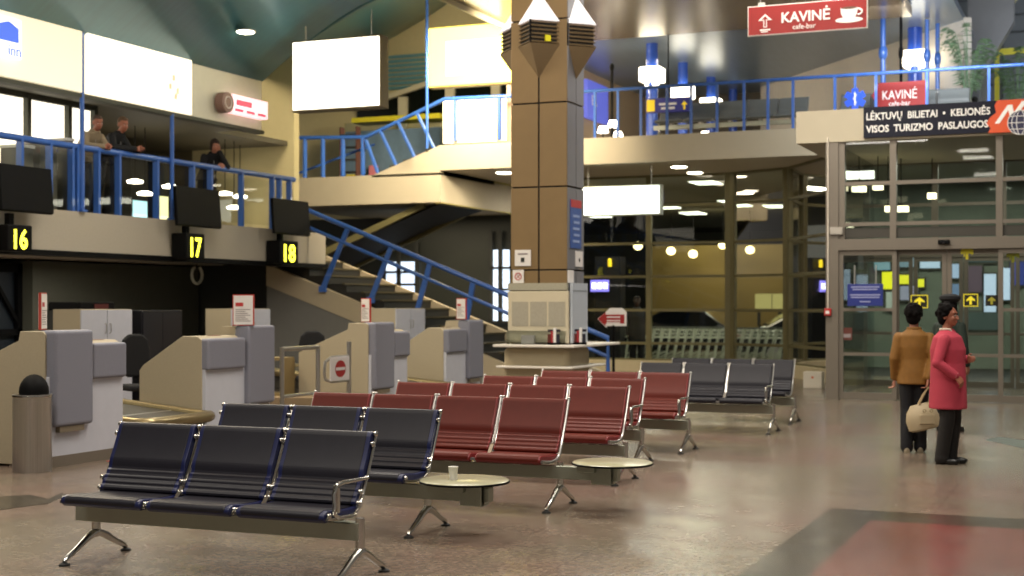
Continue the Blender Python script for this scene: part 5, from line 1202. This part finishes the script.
def person(label, loc, rz, s, J, coat, coat_m, hem, trous_m, shoe_m, hair_m, hair='short', skin=skin_w, vox=.009, hemr=(.21, .16), hat=None, lapel=None, cuffs=None, shoes=True, scale_t=1.0):
    t = thing('person', label, 'person', loc, rz); t.scale = (s, s, s)
    def v(k): return Vector(J[k])
    Hm = Matrix.Translation(v('head')) @ Matrix.Rotation(J.get('yaw', 0), 4, 'Z') @ Matrix.Rotation(J.get('pitch', 0), 4, 'X')
    b = MB(); nk = v('neck'); ch = v('chest'); pe = v('pelvis'); hd = v('head')
    mid = ch.lerp(pe, .5)
    b.rings([(pe.x, pe.y, pe.z - .09, .12, .09), (pe.x, pe.y, pe.z, .155, .11), (mid.x, mid.y, mid.z, .13, .10), (ch.x, ch.y, ch.z, .155, .11), (nk.x * .5 + ch.x * .5, nk.y * .5 + ch.y * .5, nk.z - .09, .15, .085), (nk.x, nk.y, nk.z - .03, .07, .06), (nk.x, nk.y, nk.z, .052, .052)], 24)
    limb(b, [(*(nk - V(0, 0, .04)), .055), (*(hd + V(0, .01, -.06)), .05)])
    head_parts(b, Hm)
    for sd in 'lr':
        sg = 1 if sd == 'l' else -1
        limb(b, [(*(v('sh' + sd) + V(-.012 * sg, 0, -.045)), .045), (*v('el' + sd), .038), (*v('wr' + sd), .025)])
        limb(b, [(pe.x + sg * .085, pe.y, pe.z - .06, .085), (*v('kn' + sd), .055), (*v('an' + sd), .038)])
        w = v('wr' + sd); d = Vector(J['hd' + sd]); hand(b, w, d, None, Vector(J['th' + sd]) , J.get('curl', .45))
    body = b.build('body', skin, t, smooth=True, remesh=vox)
    # eyes, brows and lips
    for sg in (-1, 1):
        e = MB().ball(tuple(Hm @ V(sg * .030, -.0825, .004)), .011, .006, .006, 10, 6).build('eye', mat('eye_white', '#d8d4cc', .3), t, smooth=True)
        MB().ball(tuple(Hm @ V(sg * .030, -.0875, .004)), .005, .003, .0055, 8, 5).build('iris', mat('iris_brown', '#2c1c12', .2), e, smooth=True)
        MB().tube([Hm @ V(sg * .014, -.088, .022), Hm @ V(sg * .032, -.088, .027), Hm @ V(sg * .05, -.078, .021)], .0035, 6).build('eyebrow', hair_m, t)
    MB().tube([Hm @ V(-.02, -.089, -.063), Hm @ V(0, -.0955, -.061), Hm @ V(.02, -.089, -.063)], [.003, .0055, .003], 8).build('lips', mat('lip_red', '#8c3c38', .5), t, smooth=True)
    # hair
    h = MB()
    def hb(c, rx, ry, rz_):
        q = MB().ball((0, 0, 0), rx, ry, rz_, 14, 9).xf(Matrix.Translation(Hm @ Vector(c)) @ Hm.to_3x3().to_4x4()); h.add(q.v, q.f)
    if hair == 'curly':
        rnd = random.Random(11); hb((0, .035, .045), .098, .098, .100); hb((0, .06, -.02), .088, .065, .085)
        for k in range(46):
            a = rnd.uniform(0, 2 * pi); u = rnd.uniform(-.35, 1); c = V(.088 * cos(a) * sqrt(1 - u * u * .9), .035 + .092 * sin(a) * sqrt(1 - u * u * .9), .04 + .098 * u)
            if c.y < -.035 and c.z < .075: continue
            hb(c, .027, .027, .025)
    elif hair == 'bob':
        hb((0, .03, .04), .095, .105, .100); hb((0, .06, -.04), .095, .065, .085); hb((.07, .01, -.02), .026, .05, .07); hb((-.07, .01, -.02), .026, .05, .07); hb((0, -.05, .085), .07, .04, .03)
    else:
        hb((0, .03, .05), .082, .092, .082); hb((0, .05, .0), .075, .062, .07); hb((0, -.045, .09), .055, .035, .02)
    ho = h.build('hair', hair_m, t, smooth=True, remesh=.009)
    if hat:
        q = MB().lathe([(.08, 0), (.10, .01), (.135, .05), (.13, .085), (.08, .11), (.02, .118)], seg=22).xf(Hm @ Matrix.Translation((0, .01, .055))); q.build('hat', hat, t, smooth=True)
    # coat
    c = MB(); g = .022
    zs_ = [hem, hem + (pe.z - hem) * .5, pe.z, mid.z, ch.z, (ch.z + nk.z) / 2 + .02, nk.z - .05, nk.z - .005]
    rxs = [hemr[0], (hemr[0] + .18) / 2, .18, .165, .18, .175, .115, .066]; rys = [hemr[1], (hemr[1] + .14) / 2, .145, .13, .14, .125, .095, .066]
    def cxy(z):
        if z <= pe.z: return pe.x, pe.y
        if z <= ch.z: f_ = (z - pe.z) / (ch.z - pe.z); q = pe.lerp(ch, f_); return q.x, q.y
        f_ = min(1, (z - ch.z) / (nk.z - ch.z)); q = ch.lerp(nk, f_); return q.x, q.y
    if coat == 'coat' : rys = [r * k for r, k in zip(rys, (1, 1.15, 1.3, 1.4, 1.35, 1.2, 1.05, 1))]
    c.rings([(*cxy(z), z, rx, ry) for z, rx, ry in zip(zs_, rxs, rys)], 28)
    for sd in 'lr':
        w = v('wr' + sd); e = v('el' + sd); sh = v('sh' + sd); w2 = e.lerp(w, .93)
        limb(c, [(*(sh + V(-.012 if sd == 'l' else .012, 0, -.045)), .066), (*e, .06), (*w2, .048)])
    co = c.build('jacket' if hem > .7 else 'coat', coat_m, t, smooth=True, remesh=.012)
    q = MB().tube([(nk.x + .07 * cos(a), nk.y + .068 * sin(a) + (-.012 if sin(a) < 0 else 0), nk.z - .02 + (-.03 if sin(a) < -.5 else .006)) for a in [2 * pi * k / 16 - pi / 2 for k in range(17)]], .016, 8)
    q.build('collar', lapel or coat_m, co, smooth=True)
    if coat == 'coat':
        bt = MB()
        for k in range(5): z = nk.z - .14 - k * .13; x_, y_ = cxy(z); bt.ball((x_ + .01, y_ - .15 - (.0 if z > pe.z else .012), z), .013, .008, .013, 10, 6)
        bt.build('buttons', mat('button_dark', '#4a1c20', .4), co)
    else:
        x_, y_ = cxy(ch.z); MB().bar((x_, y_ - .145, hem + .02), (x_, y_ - .128, nk.z - .08), .006, .006).build('zip', steel, co)
    if cuffs:
        for sd in cuffs:
            w = v('wr' + sd); e = v('el' + sd); MB().tube([e.lerp(w, .88), e.lerp(w, .98)], .044, 14).build('cuff', mat('cuff_cream', '#d8ccb4', .8), co, smooth=True)
    # trousers
    tr = MB(); tr.rings([(pe.x, pe.y, pe.z - .10, .15, .12), (pe.x, pe.y, pe.z + .05, .155, .12)], 24)
    for sd in 'lr':
        sg = 1 if sd == 'l' else -1; a = v('an' + sd)
        limb(tr, [(pe.x + sg * .082, pe.y, pe.z - .05, .10), (*v('kn' + sd), .082), (a.x, a.y + .01, a.z + .0, .075), (a.x, a.y + .01, a.z - .035, .077)])
    tr.build('trousers', trous_m, t, smooth=True, remesh=.012)
    if shoes:
        for sd in 'lr':
            a = v('an' + sd); q = MB().ball((a.x, a.y - .08, .035), .046, .10, .036, 14, 8).ball((a.x, a.y + .03, .045), .04, .06, .045, 12, 8); q.box(a.x - .035, a.x + .035, a.y - .15, a.y + .075, .0, .03)
            q.build('shoe', shoe_m, t, smooth=True, remesh=.009)
    return t
def stand(**k):
    J = dict(pelvis=(0, 0, .94), chest=(0, .0, 1.24), neck=(0, .01, 1.47), head=(0, -.01, 1.60),
             shl=(.185, .01, 1.39), shr=(-.185, .01, 1.39), ell=(.225, .03, 1.10), elr=(-.225, .03, 1.10), wrl=(.22, -.05, .86), wrr=(-.22, -.05, .86),
             hdl=(0, -.15, -1), hdr=(0, -.15, -1), thl=(0, -1, 0), thr=(0, -1, 0), knl=(.095, -.01, .50), knr=(-.095, -.01, .50), anl=(.10, .03, .10), anr=(-.10, .03, .10))
    J.update(k); return J
def g2(px, py, tz): p = at(px, py, tz); return (p.x, p.y, 0)
pink = mat('coat_pink', '#b23a4c', .85, noise=.1, bump=.15); brown = mat('jacket_brown', '#80571c', .7, noise=.18, nscale=25)
trd = mat('trousers_dark', '#181413', .8); trb = mat('trousers_black', '#0c0d14', .8); dk = mat('hair_dark', '#0c0909', .9, bump=.3, spec=.15)
person('person in a pink-red coat and dark trousers, standing sideways with a hand in the pocket', g2(948, 464, 13.8), radians(86), .895,
       stand(yaw=radians(-14), elr=(-.25, .07, 1.10), wrr=(-.20, -.12, .96), hdr=(.15, -.6, -.8), thr=(.6, -.2, .4), ell=(.24, .0, 1.12), wrl=(.12, -.19, 1.13), hdl=(-.95, -.25, .05), thl=(0, 0, 1), knl=(.08, -.05, .5), anl=(.085, -.02, .10), anr=(-.08, .04, .10), curl=.7),
       'coat', pink, .60, trd, mat('shoe_black', '#0a0a0a', .35), dk, 'curly', skin_d, .0075, hemr=(.215, .20), lapel=mat('collar_pale', '#c8b8a8', .8), cuffs='r')
person('person in a mustard-brown jacket seen from behind, holding the cream handbag', g2(914, 451, 14.9), radians(190), .89,
       stand(yaw=radians(-10), elr=(-.215, .08, 1.11), wrr=(-.15, .13, .87), hdr=(.1, .05, -1), thr=(0, -1, 0), knl=(.075, .0, .5), knr=(-.075, 0, .5), anl=(.085, .06, .10), anr=(-.07, -.02, .10), curl=.9),
       'jacket', brown, .80, trb, mat('shoe_cream', '#a89c84', .5), dk, 'curly', skin_w, .0075, hemr=(.195, .155))
person('person in dark green clothes and black hat, mostly hidden behind the pink-red coat', g2(950, 430, 17.3), radians(150), .945, stand(), 'coat', mat('coat_green', '#1c2a22', .8), .55, trb, mat('shoe_black'), dk, 'bob', skin_w, .012, hat=mat('hat_black', '#0c0c10', .8))
# people leaning on the balcony railing
def lean(**k):
    J = dict(pelvis=(0, .16, .94), chest=(0, -.02, 1.20), neck=(0, -.13, 1.36), head=(0, -.20, 1.46), pitch=radians(12),
             shl=(.18, -.09, 1.30), shr=(-.18, -.09, 1.30), ell=(.24, -.18, 1.075), elr=(-.24, -.18, 1.075), wrl=(.07, -.36, 1.07), wrr=(-.05, -.38, 1.07),
             hdl=(-.8, -.6, 0), hdr=(.8, -.5, 0), thl=(0, 0, 1), thr=(0, 0, 1), knl=(.1, .1, .5), knr=(-.1, .18, .5), anl=(.1, .16, .10), anr=(-.1, .3, .10))
    J.update(k); return J
yb1 = atX(100, 150, -14.7).y - .32; yb2 = atX(123, 150, -14.7).y - .32; yb3 = atX(215, 160, -14.7).y - .2
person('person in a pale tan jacket leaning on the balcony rail, chin up', (-14.66, yb1, 2.94), radians(84), .97, lean(yaw=radians(-20)), 'jacket', mat('jacket_tan', '#8c7c62', .8), .84, mat('trousers_grey', '#3b3f48', .8), mat('shoe_black'), mat('hair_grey', '#4a3a30', .7), 'short', skin_d, .012)
person('person in a black top leaning on the rail with hands clasped, beside the tan jacket', (-14.66, yb2, 2.94), radians(96), 1.0, lean(yaw=radians(-25), wrl=(.14, -.42, 1.07), wrr=(.02, -.42, 1.07)), 'jacket', mat('top_black', '#0b0b0d', .8), .84, mat('trousers_black'), mat('shoe_black'), mat('hair_sand', '#5d4630', .7), 'short', skin_d, .012)
person('lone person in black with a hand raised to the face at the balcony rail', (-14.66, yb3, 2.94), radians(60), .95, lean(wrl=(.05, -.27, 1.36), ell=(.2, -.30, 1.08), hdl=(0, .2, 1), thl=(0, -1, 0), yaw=radians(-15)), 'jacket', mat('top_black'), .84, mat('trousers_black'), mat('shoe_black'), mat('hair_brown', '#2c1b14', .7), 'bob', skin_w, .012)
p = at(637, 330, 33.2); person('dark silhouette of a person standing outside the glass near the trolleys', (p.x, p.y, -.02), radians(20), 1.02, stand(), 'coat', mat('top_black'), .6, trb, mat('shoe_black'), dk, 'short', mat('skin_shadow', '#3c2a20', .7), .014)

# cream handbag held by the person in the brown jacket
_b = g2(914, 451, 14.9); hb = Vector((_b[0] + .13, _b[1] - .13, 0))
t = thing('handbag', 'cream leather handbag hanging between the brown jacket and the pink-red coat', 'handbag', (hb.x, hb.y, .25), radians(20)); cb = mat('bag_cream', '#b5a484', .5, noise=.12)
b = MB().rings([(0, 0, 0, .13, .05), (0, 0, .02, .165, .07), (0, 0, .12, .175, .08), (0, 0, .20, .15, .06), (0, 0, .26, .10, .025), (0, 0, .27, .095, .018)], 24)
b.xf(Matrix.Rotation(radians(-14), 4, 'Y')); b.build('bag_body', cb, t, smooth=True)
for y in (-.025, .025): MB().tube([(-.07, y, .26), (-.02, y, .36), (.03, y * .5, .44), (.06, y, .36), (.03, y, .24)], .009, 8).build('handle', mat('bag_handle', '#9a8460', .5), t, smooth=True)
MB().box(-.08, .08, -.086, -.07, .06, .16).build('front_pocket', cb, t, bevel=.012)
for x in (-.03, .04): MB().tube([(x + .015 * cos(a), -.09, .2 + .015 * sin(a)) for a in [2 * pi * k / 10 for k in range(11)]], .004, 6).build('ring_buckle', brass, t)
